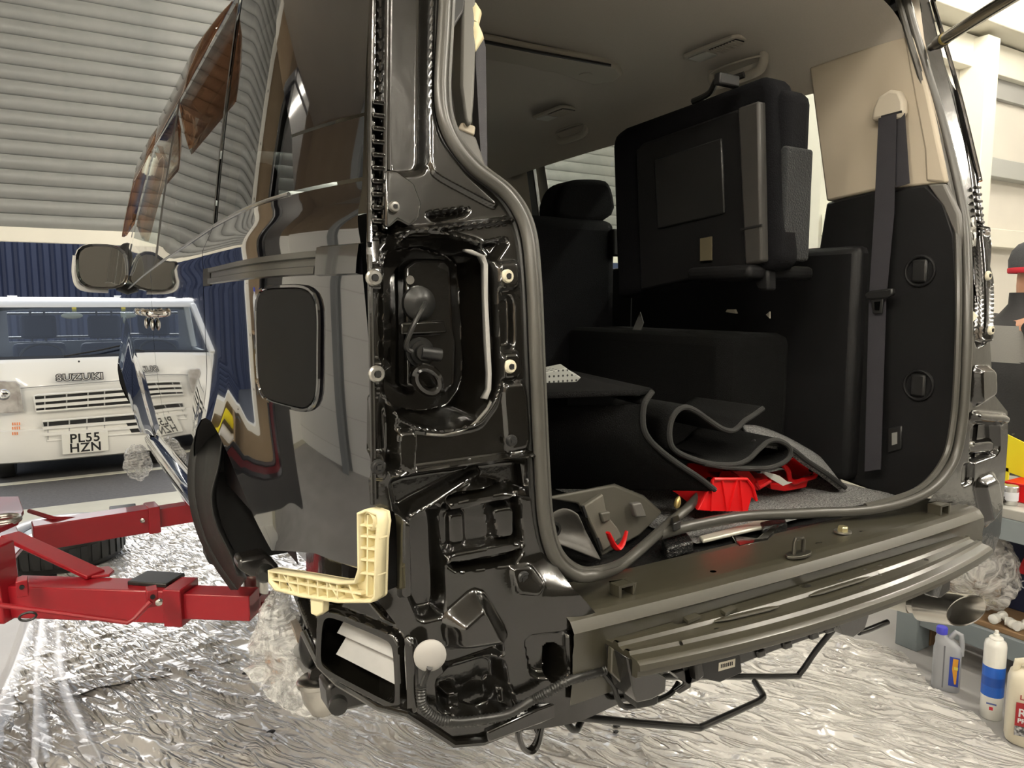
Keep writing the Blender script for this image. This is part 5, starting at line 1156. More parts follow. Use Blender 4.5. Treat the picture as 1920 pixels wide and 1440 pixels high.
# tyre lying on the floor behind the arm
TY = thing('tyre', 'black car tyre lying flat on the plastic behind the lift arm', 'tyre', PZ(120, 1062, 0))
tc_ = PZ(118, 1052, .0); tc_ = Vector((tc_.x, tc_.y, .014))
prof = [(.19, .02), (.22, .0), (.29, .0), (.325, .025), (.335, .06), (.335, .145), (.325, .18), (.29, .205), (.22, .205), (.19, .185)]
MB().lathe(prof, tc_, (0, 0, 1), 48, caps=False).build('carcass', RUBBER, TY, 40)
for k in range(36):
    w = 2*pi*k/36; c = tc_+Vector((.334*cos(w), .334*sin(w), .10)); M = Matrix.Translation(c) @ Matrix.Rotation(w, 4, 'Z')
    MB().box((-.004, -.020, -.05), (.006, .016, .05), M).build('tread_block', RUBBER, TY)
MB().lathe([(.05, .05), (.18, .05), (.192, .03), (.192, .18), (.18, .16), (.05, .14)], tc_, (0, 0, 1), 32).build('wheel_rim', ZINC, TY, 40)
# ================================================================ PLASTIC SHEETS ON THE FLOOR
def sheet_mat(name, col, col2, rough, sc, streak, tint=None):
    m = bpy.data.materials.new(name); m.use_nodes = True; nt = m.node_tree; N = nt.nodes; L = nt.links; b = N['Principled BSDF']
    tc = N.new('ShaderNodeTexCoord'); mp = N.new('ShaderNodeMapping'); mp.vector_type = 'TEXTURE'; mp.inputs['Rotation'].default_value = (0, 0, radians(streak)); mp.inputs['Scale'].default_value = (1, .22, 1)
    L.new(tc.outputs['Object'], mp.inputs[0])
    n1 = N.new('ShaderNodeTexNoise'); n1.inputs['Scale'].default_value = sc; n1.inputs['Detail'].default_value = 1.6; n1.inputs['Distortion'].default_value = 1.6; L.new(mp.outputs[0], n1.inputs['Vector'])
    n2 = N.new('ShaderNodeTexNoise'); n2.inputs['Scale'].default_value = 1.3; n2.inputs['Detail'].default_value = 5; L.new(tc.outputs['Object'], n2.inputs['Vector'])
    r = N.new('ShaderNodeValToRGB'); r.color_ramp.elements[0].position = .35; r.color_ramp.elements[1].position = .65; r.color_ramp.elements[0].color = (*col, 1); r.color_ramp.elements[1].color = (*col2, 1)
    L.new(n2.outputs[0], r.inputs[0]); L.new(r.outputs[0], b.inputs['Base Color'])
    bp = N.new('ShaderNodeBump'); bp.inputs['Strength'].default_value = .8; bp.inputs['Distance'].default_value = .022; s_ = N.new('ShaderNodeMath'); s_.operation = 'SUBTRACT'; s_.inputs[1].default_value = .5; a_ = N.new('ShaderNodeMath'); a_.operation = 'ABSOLUTE'; L.new(n1.outputs[0], s_.inputs[0]); L.new(s_.outputs[0], a_.inputs[0])
    rr_ = N.new('ShaderNodeValToRGB'); rr_.color_ramp.elements[0].color = (1, 1, 1, 1); rr_.color_ramp.elements[1].color = (0, 0, 0, 1); rr_.color_ramp.elements[1].position = .11; L.new(a_.outputs[0], rr_.inputs[0])
    L.new(rr_.outputs[0], bp.inputs['Height']); L.new(bp.outputs[0], b.inputs['Normal'])
    b.inputs['Roughness'].default_value = rough; b.inputs['Specular IOR Level'].default_value = .8; b.inputs['Coat Weight'].default_value = .4; b.inputs['Coat Roughness'].default_value = .1; L.new(bp.outputs[0], b.inputs['Coat Normal'])
    return m
def wrinkled(name, outline, res, amp, z0, m, label, ang, seed):
    out = [(p.x, p.y) for p in outline]; A = np.array(out); lo = A.min(0); hi = A.max(0)
    nx = int((hi[0]-lo[0])/res)+2; ny = int((hi[1]-lo[1])/res)+2
    gx, gy = np.meshgrid(lo[0]+np.arange(nx)*res, lo[1]+np.arange(ny)*res, indexing='ij'); P = np.stack([gx.ravel(), gy.ravel()], 1)
    sd, near = sdist(P, out); P[sd <= 0] = near[sd <= 0]; ins = (sd > 0).reshape(nx, ny)
    keep = ins[:-1, :-1] | ins[1:, :-1] | ins[:-1, 1:] | ins[1:, 1:]; ii, jj = np.nonzero(keep)
    quad = np.stack([ii*ny+jj, (ii+1)*ny+jj, (ii+1)*ny+jj+1, ii*ny+jj+1], 1); used = np.unique(quad); idx = -np.ones(nx*ny, int); idx[used] = np.arange(len(used))
    ca, sa = cos(ang), sin(ang); vs = []
    for k in used:
        x, y = P[k]; a = x*ca+y*sa; c = -x*sa+y*ca
        w = Vector((a*2.2, c*9, seed)); n_ = noise.noise(w+Vector((noise.noise(Vector((x*3, y*3, seed)))*1.5, 0, 0)))
        r1 = (1-abs(n_)*2.2); r2 = 1-abs(noise.noise(Vector((a*6+3, c*22, seed+4))))*2.2
        h = amp*max(0, r1)**3+amp*.5*max(0, r2)**3+amp*.4*noise.noise(Vector((x*5, y*5, seed)))
        vs.append((x, y, z0+max(0, h)))
    me = bpy.data.meshes.new(name); me.from_pydata(vs, [], idx[quad].tolist()); me.validate()
    o = link(name, me, m, None, 60); tag(o, label, 'plastic sheet'); return o
CLR = sheet_mat('clear_polythene', (.47, .455, .435), (.64, .625, .595), .22, 3.6, -62)
o1 = [PZ(u, v, 0) for u, v in ((72, 1129), (95, 1105), (150, 1010), (250, 968))]+[Vector((.45, 5.6, 0)), Vector((2.0, 5.4, 0)), Vector((2.2, 3.2, 0))]+[PZ(u, v, 0) for u, v in ((620, 1196), (470, 1234), (270, 1280), (120, 1314), (-20, 1330), (23, 1269))]
wrinkled('plastic_sheet', o1, .012, .014, .007, CLR, 'smooth polythene sheet spread under the lift arms', .1, 2.0)
o2 = [PZ(u, v, 0) for u, v in ((-20, 1318), (120, 1302), (270, 1268), (470, 1222), (640, 1180))]+[Vector((1.4, 3.3, 0)), Vector((2.3, 2.9, 0))]+[PZ(u, v, 0) for u, v in ((1560, 1195), (1640, 1205), (1700, 1232), (1745, 1290), (1830, 1345), (1890, 1400), (1960, 1440))]+[Vector((2.4, .4, 0)), Vector((1.0, .3, 0)), Vector((-.3, .6, 0)), Vector((-.35, 2.2, 0))]
clear_sheet = wrinkled('plastic_sheet', o2, .012, .016, .002, CLR, 'crumpled clear polythene sheet covering the floor behind the van', -1.08, 7.0)
# raised folds of loose film along the left edge
MILK2 = mat('milky_sheet', (.66, .65, .66), .2, alpha=.30, coat=.8)
for q in ([(70, 1135), (40, 1230), (0, 1330), (-30, 1420)], [(85, 1130), (75, 1220), (70, 1320), (66, 1445)], [(110, 1130), (108, 1260), (150, 1380), (180, 1450)]):
    P = spline([PZ(u, v, .0) for u, v in q], 10); rows = []
    for i, p in enumerate(P): rows.append([p+Vector((.10*(k/6-.5), .03*(k/6-.5), .006+.022*sin(pi*k/6)*(1+.5*noise.noise(Vector((i*.12, k*.3, q[0][0])))))) for k in range(7)])
    MB().grid(rows).build('loose_fold', MILK2, clear_sheet, 50)
for i, (u, v, r) in enumerate(((460, 1262, .010), (508, 1372, .012), (1157, 1360, .012), (1155, 1372, .008))):
    p = PZ(u, v, .012); o = MB().ball((p.x, p.y, .012), (r*1.4, r, .004), 10, 6).build('underseal_drip', MATS['void_black'])
    tag(o, 'small dark underseal drip on the clear floor sheet', 'drip', 'drips on the floor sheet')
# ================================================================ WHITE TRUCK IN THE YARD
TK = thing('kei_truck', 'small white flatbed truck facing the open shutter', 'truck', (.09, 7.9, 0))
YT = 7.4; TW = WHITE
def tp(u, v, y=YT): return PY(u, v, y)
cx_ = tp(155, 830).x; XL, XRr = cx_-.72, cx_+.72
def tz(v, y=YT): return PY(100, v, y).z
zb = tz(862); zg = tz(674)
rows = []
for y, z, w in ((7.47, zb-.02, .69), (7.41, zb, .72), (7.395, zb+.10, .735), (7.40, zb+.27, .735), (7.43, zb+.275, .735), (7.425, zb+.30, .73), (7.45, (zb+zg)/2+.16, .725), (7.50, zg-.03, .715), (7.53, zg, .70)):
    rows.append([Vector((cx_+w*s_*(1 if abs(s_) < .98 else 1), y+.10*abs(s_)**4, z)) for s_ in np.linspace(-1, 1, 31)])
MB().grid(rows).build('front_panel', TW, TK, 35)
zt = tz(572, 8.02)
for s_ in (-1, 1):
    xs = cx_+s_*.72
    MB().prism([Vector((xs, y, z)) for y, z in ((7.50, zb), (7.55, zg), (8.75, zg), (8.75, zb))], (-s_*.04, 0, 0)).build('door', TW, TK, bevel=.01)
    MB().bar((cx_+s_*.71, 7.56, zg), (cx_+s_*.62, 8.05, zt), .05, .05).build('windscreen_pillar', TW, TK, bevel=.01)
    MB().bar((cx_+s_*.70, 8.72, zg), (cx_+s_*.64, 8.72, zt), .06, .06).build('rear_pillar', TW, TK, bevel=.01)
    wl_ = MB().lathe([(.12, -.07), (.25, -.075), (.265, -.05), (.265, .05), (.25, .075), (.12, .07)], (cx_+s_*.60, 7.88, .265), (1, 0, 0), 28).build('wheel', RUBBER, TK)
    MB().lathe([(.02, 0), (.15, 0), (.16, .012)], (cx_+s_*.675, 7.88, .265), (s_, 0, 0), 20).build('wheel_disc', WHITE, wl_)
    # headlamp
    hx = [PY(u, v, 7.42) for u, v in ((-40, 712), (30, 714), (38, 722), (46, 772), (-40, 776))] if s_ < 0 else None
    if hx is None: hx = [Vector((2*cx_-p.x, p.y, p.z)) for p in [PY(u, v, 7.42) for u, v in ((-40, 712), (30, 714), (38, 722), (46, 772), (-40, 776))]]
    hb = MB().prism(hx, (0, -.035, 0)).build('headlamp', mat('lamp_reflector', (.62, .60, .56), .15, coat=1, noise=(14, (.36, .33, .30), .15)), TK, 30, bevel=.008)
    c = sum(hx, Vector())/len(hx); MB().prism([p+Vector((0, -.037, 0)) for p in hx], (0, -.004, 0)).build('headlamp_lens', thin('lamp_cover', (.97, .97, .97)), hb, 0)
    MB().ball(c+Vector((0, -.03, 0)), (.05, .02, .05), 12, 8).build('reflector_bowl', CHROME, hb)
rows = [[Vector((cx_+.64*s_, y-.06*abs(s_)**2*0+dy*abs(s_)**3, z)) for s_ in np.linspace(-1, 1, 13)] for y, z, dy in ((8.0, zt-.02, .06), (8.02, zt+.02, .06), (8.12, zt+.06, .04), (8.4, zt+.075, 0), (8.78, zt+.05, 0), (8.80, zt, 0))]
MB().grid(rows).build('roof', TW, TK, 50)
wsr = [[Vector((cx_+(.70-.07*t_)*s_, 7.555+.47*t_+.10*abs(s_)**3, zg+(zt-zg)*t_)) for s_ in np.linspace(-1, 1, 13)] for t_ in np.linspace(0, 1, 8)]
MB().grid(wsr).build('windscreen', thin('truck_glass', (.62, .70, .76), 1, .005, 1.6), TK)
MB().grid([[p+Vector((0, -.004, 0)) for p in r] for r in (wsr[0], [a.lerp(b, .35) for a, b in zip(wsr[0], wsr[1])])]).build('windscreen_band', BLKPL, TK)
# cab interior: back wall with window, headrests, wheel, guard bars
bk = MB(); zw0, zw1 = zg+.10, zt-.06
bk.box((XL+.03, 8.72, zb), (XRr-.03, 8.75, zw0)); bk.box((XL+.06, 8.72, zw1), (XRr-.06, 8.75, zt+.03)); bk.box((XL+.03, 8.72, zw0), (XL+.16, 8.75, zw1)); bk.box((XRr-.16, 8.72, zw0), (XRr-.03, 8.75, zw1))
bk.build('cab_back', mat('cab_grey', (.20, .22, .25), .6), TK)
MB().box((XL+.05, 7.6, zb), (XRr-.05, 8.7, zb+.05)).build('cab_floor', BLKPL, TK)
MB().box((XL+.05, 7.62, zg-.16), (XRr-.05, 7.9, zg-.02)).build('dashboard', BLKPL, TK, bevel=.03)
for u in (72, 196):
    p = PY(u, 612, 8.55); b_ = MB().box((p.x-.15, 8.5, p.z-.12), (p.x+.15, 8.6, p.z+.11)).build('headrest', mat('cab_seat', (.022, .028, .05), .8), TK, bevel=.04, seg=3)
    MB().box((p.x-.22, 8.45, p.z-.55), (p.x+.22, 8.6, p.z-.16)).build('seat_back', MATS['cab_seat'], TK, bevel=.04)
sw = PY(80, 662, 7.95); MB().tube([sw+Vector((.17*cos(w), .05*sin(w), .11*sin(w)-.03)) for w in np.linspace(0, 2*pi, 24, endpoint=False)], .012, 8, close=True).build('steering_wheel', BLKPL, TK)
for z in (tz(588, 8.8), tz(632, 8.8)): MB().tube([(XL+.1, 8.82, z), (XRr-.1, 8.82, z)], .012, 8).build('guard_bar', BLKPL, TK)
for u in (58, 84, 182, 210): p = PY(u, 610, 8.82); MB().tube([(p.x, 8.82, zg), (p.x, 8.82, zt+.05)], .010, 8).build('guard_bar', BLKPL, TK)
p = PY(135, 592, 8.0); MB().ball(p, (.09, .02, .03), 14, 8).build('cab_mirror', CREAM2, TK)
p = PY(139, 580, 8.0); MB().box((p.x-.018, 7.985, p.z-.02), (p.x+.018, 7.99, p.z+.02)).build('screen_sticker', mat('yellow_sticker', (.7, .62, .12), .5), TK)
MB().tube([PY(120, 668, 7.53), PY(190, 656, 7.58), PY(225, 648, 7.62)], .008, 6).build('wiper', BLKPL, TK)
for u, v in ((23, 556), (222, 556)):
    p = PY(u, v, 8.75); MB().tube([p+Vector((-.03, 0, -.08)), p+Vector((-.03, 0, 0)), p+Vector((.03, 0, 0)), p+Vector((.03, 0, -.08))], .014, 8).build('roof_hook', WHITE, TK)
p = PY(148, 678, 7.44); MB().lathe([(.008, 0), (.008, .01)], p, (0, -1, .3), 8).build('washer_jet', BLKPL, TK)
# grilles: dark opening with white bars
def tq(u, v): p = PY(u, v, 7.41); return p
GD = MATS['void_black']
def grille(px, bars, uprights, nm):
    g = MB().prism([PY(u, v, 7.405) for u, v in px], (0, .03, 0)).build(nm, GD, TK, 0)
    MB().tube([PY(u, v, 7.40) for u, v in px], .010, 6, close=True).build('grille_surround', WHITE, g)
    for (u0, v0, u1, v1) in bars: MB().bar(PY(u0, v0, 7.395), PY(u1, v1, 7.395), .022, .026).build('grille_bar', WHITE, g)
    for (u, v0, v1) in uprights: MB().bar(PY(u, v0, 7.40), PY(u, v1, 7.40), .008, .01, (1, 0, 0)).build('grille_upright', mat('grille_grey', (.4, .4, .39), .5), g)
    return g
grille([(63, 743), (70, 741), (330, 722), (330, 752), (68, 772)], [(64, 752, 330, 731), (66, 763, 330, 741)], [(84, 741, 770), (125, 738, 768), (165, 735, 764), (196, 732, 760)], 'upper_grille')
grille([(80, 790), (330, 770), (330, 806), (88, 827)], [(80, 803, 330, 783), (82, 815, 330, 794)], [(90, 790, 825), (130, 787, 822), (163, 784, 820), (196, 782, 817)], 'lower_grille')
MB().tube([PY(u, v, 7.42) for u, v in ((38, 728), (140, 720), (330, 706))], .004, 6).build('panel_seam', mat('seam_grey', (.22, .22, .21), .6), TK)
# lettering and number plate
MX = Matrix.Rotation(radians(90), 4, 'X')
p = PY(150, 707, 7.425)
text('maker_lettering', 'SUZUKI', .080, Matrix.Translation(p+Vector((0, -.006, 0))) @ MX, mat('letter_grey', (.05, .05, .05), .5), TK, .002, .0062, 1.12, 1.2)
text('maker_lettering', 'SUZUKI', .080, Matrix.Translation(p+Vector((0, -.010, 0))) @ MX, WHITE, TK, .002, -.0012, 1.12, 1.2)
pc_ = PY(160, 830, 7.37); hw = .175; hh = .088
pt_ = MB().box((pc_.x-hw, 7.366, pc_.z-hh), (pc_.x+hw, 7.372, pc_.z+hh)).build('number_plate', mat('plate_white', (.80, .79, .72), .35), TK, bevel=.004)
KB = mat('plate_black', (.01, .01, .01), .5)
text('plate_text', 'PL55', .108, Matrix.Translation((pc_.x, 7.365, pc_.z+.042)) @ MX, KB, pt_, .001, .0022, 1.1, 1.0)
text('plate_text', 'HZN', .108, Matrix.Translation((pc_.x, 7.365, pc_.z-.042)) @ MX, KB, pt_, .001, .0022, 1.1, 1.0)
ORG = mat('orange_print', (.75, .25, .10), .6)
for r_, (n_, yy) in enumerate(((4, 795), (4, 803), (3, 813))):
    for k in range(n_):
        q = PY(24+k*4.2, yy-k*.2, 7.395); MB().box((q.x-.005, 7.392, q.z-.012), (q.x+.005, 7.394, q.z+.012)).build('bumper_print', ORG, TK)
# load bed behind the cab
for s_ in (-1, 1): MB().box((cx_+s_*.72-.02, 8.9, .62), (cx_+s_*.72+.02, 10.8, .92)).build('bed_side', WHITE, TK, bevel=.01)
MB().box((cx_-.72, 8.85, .56), (cx_+.72, 10.8, .62)).build('bed_floor', WHITE, TK)
for s_ in (-1, 1): MB().lathe([(.12, -.07), (.25, -.075), (.265, -.05), (.265, .05), (.25, .075), (.12, .07)], (cx_+s_*.60, 9.85, .265), (1, 0, 0), 28).build('wheel', RUBBER, TK)
MB().box((cx_-.45, 7.6, .30), (cx_+.45, 10.6, .56)).build('chassis', BLKPL, TK)
# ================================================================ RIGHT OF THE VAN: bench, cans, mechanic
BG = mat('bench_grey', (.20, .235, .25), .5, noise=(6, (.24, .27, .28), .3))
BX0, BX1, BY0, BY1, BZ = 3.16, 3.80, -.2, 1.86, .735
BN = thing('workbench', 'grey steel workbench with a timber lower shelf beside the van', 'workbench', (3.48, .9, 0))
MB().box((BX0, BY0, BZ-.04), (BX1, BY1, BZ)).build('bench_top', mat('bench_worn', (.42, .41, .37), .6, noise=(8, (.30, .30, .28), .25)), BN, bevel=.004)
for lo, hi in (((BX0, BY0, BZ-.13), (BX0+.04, BY1, BZ-.04)), ((BX1-.04, BY0, BZ-.13), (BX1, BY1, BZ-.04)), ((BX0, BY1-.04, BZ-.13), (BX1, BY1, BZ-.04))): MB().box(lo, hi).build('apron', BG, BN, bevel=.003)
for x in (BX0, BX1-.10):
    for y in (BY0, BY1-.10): MB().box((x, y, 0), (x+.10, y+.10, BZ-.05)).build('leg', BG, BN, bevel=.004)
for x in (BX0+.01, BX1-.05): MB().box((x, BY0+.1, .12), (x+.04, BY1-.1, .21)).build('lower_rail', BG, BN, bevel=.003)
WOOD = mat('bare_timber', (.22, .13, .065), .7, noise=(9, (.30, .19, .10), .25))
for k in range(4): MB().box((BX0+.03+k*.15, BY0+.05, .21), (BX0+.165+k*.15, BY1-.03, .232)).build('shelf_plank', WOOD, BN, bevel=.003)
MB().box((BX0+.11, BY1-.10, 0), (BX0+.20, BY1-.01, .11)).build('timber_foot', WOOD, BN, bevel=.004)
# clear bag of parts on the shelf
bgc = PX(1826, 1112, 3.29); bgc.z = .232+.185
BAGM = film('bag_film', (.74, .72, .69), 9, .16, .75, (1, 1, 1.5))
bg = thing('plastic_bag', 'clear plastic bag of small fittings on the timber shelf', 'bag', (bgc.x, bgc.y, .235))
crumple((bgc.x, bgc.y, bgc.z), (.105, .17, .175), 12, amp=.16).build('film', BAGM, bg, 30)
for k in range(9):
    a = random.uniform(0, 6.28); r = random.uniform(.02, .10); c = Vector((bgc.x+r*cos(a)-.03, bgc.y+r*sin(a), .27+random.uniform(0, .12)))
    M = Matrix.Translation(c) @ Matrix.Rotation(random.uniform(0, 3), 4, 'Z') @ Matrix.Rotation(random.uniform(-.6, .6), 4, 'X')
    MB().box((-.035, -.022, -.012), (.035, .022, .012), M).build('fitting', (CREAM2, WHITE, STEEL)[k % 3], bg, bevel=.003)
# white push fittings on the shelf
for i, (u, v) in enumerate(((1872, 1165), (1886, 1168), (1905, 1180), (1916, 1190))):
    p = PX(u, v, 3.24); p.z = .232+.022; M = Matrix.Translation(p) @ Matrix.Rotation(.5+i, 4, 'Z')
    o = MB().lathe([(.012, -.05), (.02, -.045), (.02, -.02), (.010, -.015), (.010, .02), (.018, .025), (.018, .04)], p, (cos(i), sin(i), 0), 12).build('pipe_fitting', WHITE)
    tag(o, 'small white pipe fitting lying on the timber shelf', 'fitting', 'white fittings on the shelf')
# navy box with red mark
nx = PX(1868, 1090, 3.45); bx_ = thing('carton', 'navy cardboard carton with a red triangle mark on the shelf', 'carton', (nx.x, nx.y-.1, .232))
NAVY = mat('navy_card', (.012, .016, .045), .6)
MB().box((3.43, nx.y-.42, .233), (3.76, nx.y-.03, .57)).build('box', NAVY, bx_, bevel=.004)
yb = nx.y-.12
MB().add([Vector((3.428, yb+d, z)) for d, z in ((.035, .40), (-.035, .40), (-.01, .47), (.01, .47))], [(0, 1, 2, 3)]).build('red_mark', mat('logo_red', (.6, .02, .03), .5), bx_, 0, solid=.001)
text('print', 'CS', .05, Matrix.Translation((3.427, yb-.01, .355)) @ Matrix.Rotation(radians(-90), 4, 'Z') @ Matrix.Rotation(radians(90), 4, 'X'), mat('print_white', (.6, .6, .6), .6), bx_)
# things on the bench top
def onbench(u, v, x):
    p = PX(u, v, x); return Vector((p.x, p.y, BZ))
bq_ = onbench(1912, 880, 3.34)
b1 = MB().box((3.30, bq_.y-.16, BZ), (3.44, bq_.y+.03, BZ+.075)).build('parts_bin', REDPL, None, bevel=.006); tag(b1, 'red parts bin on the bench top beside the mechanic', 'parts bin')
MB().box((3.295, bq_.y-.165, BZ+.07), (3.445, bq_.y+.035, BZ+.08)).build('rim', REDPL, b1, bevel=.002)
cq = onbench(1898, 884, 3.24); c1 = thing('tin', 'small silver tin standing on the bench edge', 'tin', cq)
MB().lathe([(.026, 0), (.028, .002), (.028, .075), (.026, .077), (.026, .079)], cq, (0, 0, 1), 20).build('body', mat('tin_silver', (.62, .62, .60), .25, .8), c1)
MB().lathe([(.0285, .02), (.0285, .055)], cq, (0, 0, 1), 20, caps=False).build('label', mat('tin_label', (.65, .66, .7), .5), c1)
rg = crumple((cq.x-.02, cq.y+.09, BZ+.022), (.07, .08, .025), 21, amp=.3).build('rag', mat('dark_rag', (.03, .026, .022), .95), None, 40); tag(rg, 'dark crumpled rag on the end of the bench', 'rag')
ys = PX(1896, 815, 3.42)
yl = MB().prism([Vector((3.42, ys.y+.03, BZ+.10)), Vector((3.42, ys.y-.16, BZ+.06)), Vector((3.42, ys.y-.16, BZ+.19)), Vector((3.42, ys.y+.03, BZ+.26))], (.006, 0, 0)).build('warning_board', mat('bright_yellow', (.80, .70, .02), .5)); tag(yl, 'bright yellow board leaning behind the red parts bin', 'board')
MB().box((3.42, ys.y-.15, BZ), (3.43, ys.y-.13, BZ+.07)).build('foot', MATS['bright_yellow'], yl); MB().box((3.42, ys.y, BZ), (3.43, ys.y+.02, BZ+.11)).build('foot', MATS['bright_yellow'], yl)
# ---------------------------------------------------------------- cans on the floor
def face_cam(p): d = Vector((-p.x, -p.y, 0)).normalized(); return d
FC = Matrix(((1, 0, 0, 0), (0, 1, 0, 0), (0, 0, 1, 0), (0, 0, 0, 1)))
op = PZ(1772, 1290, 0); ob = thing('oil_bottle', 'grey plastic oil bottle with a blue cap standing on the sheet', 'bottle', op)
Rz = Matrix.Translation(op) @ Matrix.Rotation(radians(-64), 4, 'Z')
GB = mat('bottle_grey', (.36, .37, .39), .35)
def rr(hx, hy, z, r=.35, n=24, dx=0):
    out = []
    for k in range(n):
        w = 2*pi*k/n; c, s_ = cos(w), sin(w); q = (abs(c)**4+abs(s_)**4)**(-1/4); out.append(Rz @ Vector((hx*c*q+dx, hy*s_*q, z)))
    return out
MB().grid([rr(.046, .030, 0), rr(.050, .033, .006), rr(.050, .033, .165), rr(.045, .030, .185), rr(.034, .026, .205, dx=-.012), rr(.018, .018, .218, dx=-.024), rr(.017, .017, .232, dx=-.024), rr(.001, .001, .233, dx=-.024)], True).build('body', GB, ob, 50)
MB().tube([Rz @ Vector(q) for q in ((.000, 0, .205), (.026, 0, .243), (.042, 0, .235), (.048, 0, .20), (.047, 0, .15))], .010, 10).build('handle', GB, ob)
MB().lathe([(.020, 0), (.021, .002), (.021, .024), (.018, .028)], Rz @ Vector((-.024, 0, .226)), (0, 0, 1), 20).build('cap', mat('cap_blue', (.07, .07, .55), .35), ob)
MB().box((.010, -.0338, .03), (.044, -.0330, .15), Rz).build('label', mat('label_blue', (.03, .06, .35), .4), ob)
MB().add([Rz @ Vector(q) for q in ((.030, -.0342, .04), (.036, -.0342, .04), (.040, -.0342, .145), (.022, -.0342, .145), (.020, -.0342, .10))], [(0, 1, 2, 3, 4)]).build('label_flash', mat('label_orange', (.75, .35, .03), .4), ob)
MB().box((.026, -.0345, .10), (.040, -.0343, .112), Rz).build('label_bar', mat('label_yellow', (.8, .7, .1), .4), ob)
MB().box((-.012, -.034, .015), (-.007, -.032, .19), Rz).build('sight_strip', mat('strip_dark', (.16, .165, .18), .3), ob)
sp_ = PZ(1857, 1343, 0); sc_ = thing('spray_can', 'white and blue aerosol can standing between bottle and jerrycan', 'spray can', sp_)
MB().lathe([(.034, 0), (.037, .003), (.037, .090), ], sp_, (0, 0, 1), 28).build('lower_body', WHITE, sc_, 50)
MB().lathe([(.0372, .090), (.0372, .205)], sp_, (0, 0, 1), 28).build('blue_band', mat('band_blue', (.02, .12, .55), .3), sc_)
MB().lathe([(.037, .205), (.037, .280), (.034, .296), (.022, .306), (.020, .310)], sp_, (0, 0, 1), 28).build('upper_body', WHITE, sc_, 50)
MB().lathe([(.022, .305), (.024, .309), (.022, .313), (.010, .315), (.010, .325), (.007, .327), (.007, .338)], sp_, (0, 0, 1), 18).build('nozzle', WHITE, sc_, 50)
fd = face_cam(sp_)
MB().box((-.006, -.0005, -.006), (.006, .0005, .006), Matrix.Translation(sp_+fd*.0372+Vector((0, 0, .048))) @ Matrix.Rotation(atan2(fd.y, fd.x)+pi/2, 4, 'Z')).build('hazard_mark', mat('hazard_red', (.6, .03, .05), .5), sc_)
MX2 = Matrix.Rotation(atan2(fd.y, fd.x)+pi/2, 4, 'Z') @ Matrix.Rotation(radians(90), 4, 'X')
MB().box((-.016, -.0006, -.003), (.016, .0004, .003), Matrix.Translation(sp_+fd*.0372+Vector((0, 0, .066))) @ Matrix.Rotation(atan2(fd.y, fd.x)+pi/2, 4, 'Z')).build('print_line', mat('print_blue', (.12, .16, .38), .5), sc_)
MB().lathe([(.0374, .13), (.0374, .165)], sp_, (0, 0, 1), 28, caps=False).build('band_motif', mat('band_motif', (.015, .08, .40), .3), sc_)
jp = PZ(1942, 1392, 0); jp = Vector((jp.x, jp.y, 0)); jc = thing('jerrycan', 'cream plastic jerrycan with a dark red label and moulded handle', 'jerrycan', jp)
fd = Vector((-.86, -.50, 0)).normalized(); Rz = Matrix.Translation(jp) @ Matrix.Rotation(atan2(fd.y, fd.x)+pi/2, 4, 'Z')
JC = mat('jerry_cream', (.70, .64, .50), .4)
MB().grid([rr(.085, .06, 0), rr(.095, .068, .008), rr(.095, .068, .215), rr(.088, .062, .245), rr(.06, .045, .265), rr(.02, .02, .272)], True).build('body', JC, jc, 50)
MB().tube([Rz @ Vector(q) for q in ((-.075, 0, .235), (-.070, 0, .285), (-.03, 0, .298), (.02, 0, .288), (.035, 0, .262))], .013, 10).build('handle', JC, jc)
MB().lathe([(.022, 0), (.022, .025)], Rz @ Vector((.06, 0, .25)), (0, 0, 1), 18).build('cap', mat('cap_red', (.5, .02, .02), .4), jc)
MB().box((-.074, -.0695, .045), (.08, -.0685, .165), Rz).build('label', mat('label_red', (.30, .015, .02), .45), jc)
MB().box((-.074, -.0700, .045), (.08, -.0696, .080), Rz).build('label_picture', mat('label_dark', (.05, .05, .05), .5, noise=(90, (.4, .4, .4), .1)), jc)
J2 = Rz @ Matrix.Rotation(radians(90), 4, 'X'); PW = MATS['print_white']
for body, z, sz, x, m_ in (('Lan', .185, .024, -.048, mat('print_red', (.30, .03, .03), .5)), ('RU', .128, .042, -.040, PW), ('PRO', .100, .022, -.046, PW)):
    text('print', body, sz, Rz @ Matrix.Translation((x, -.0705, z)) @ Matrix.Rotation(radians(90), 4, 'X'), m_, jc, .0004, .0006)
# crumpled dark bin bag in the shadow below the bench
db = crumple((3.52, 1.15, .055), (.22, .30, .05), 31, amp=.3).build('dark_sheet', mat('black_bag', (.02, .02, .02), .3, bump=(20, 1, .02))); tag(db, 'crumpled black plastic bag on the floor under the bench', 'bag')
# ---------------------------------------------------------------- the mechanic
hp = PY(1909, 520, 1.84); MX0, MY0 = hp.x+.04, hp.y
fwd = Vector((.80, -.60, 0)).normalized(); sid = Vector((-.60, -.80, 0)).normalized()      # his right side faces the van
def B(f, s, z): return Vector((MX0, MY0, 0))+fwd*f+sid*s+Vector((0, 0, z))
PE = thing('person', 'mechanic in a grey and black work jacket and red banded beanie by the bench', 'person', (MX0, MY0, 0))
SKIN = mat('skin', (.52, .27, .17), .5)
verts, edges, rad = [], [], []
def V(p, r, par=None):
    verts.append(tuple(p)); rad.append(r); i = len(verts)-1
    if par is not None: edges.append((par, i))
    return i
pel = V(B(0, 0, .95), (.15, .12)); sp1 = V(B(-.02, 0, 1.15), (.14, .11), pel); ch = V(B(.0, 0, 1.36), (.17, .12), sp1); nk = V(B(.05, 0, 1.52), (.06, .06), ch)
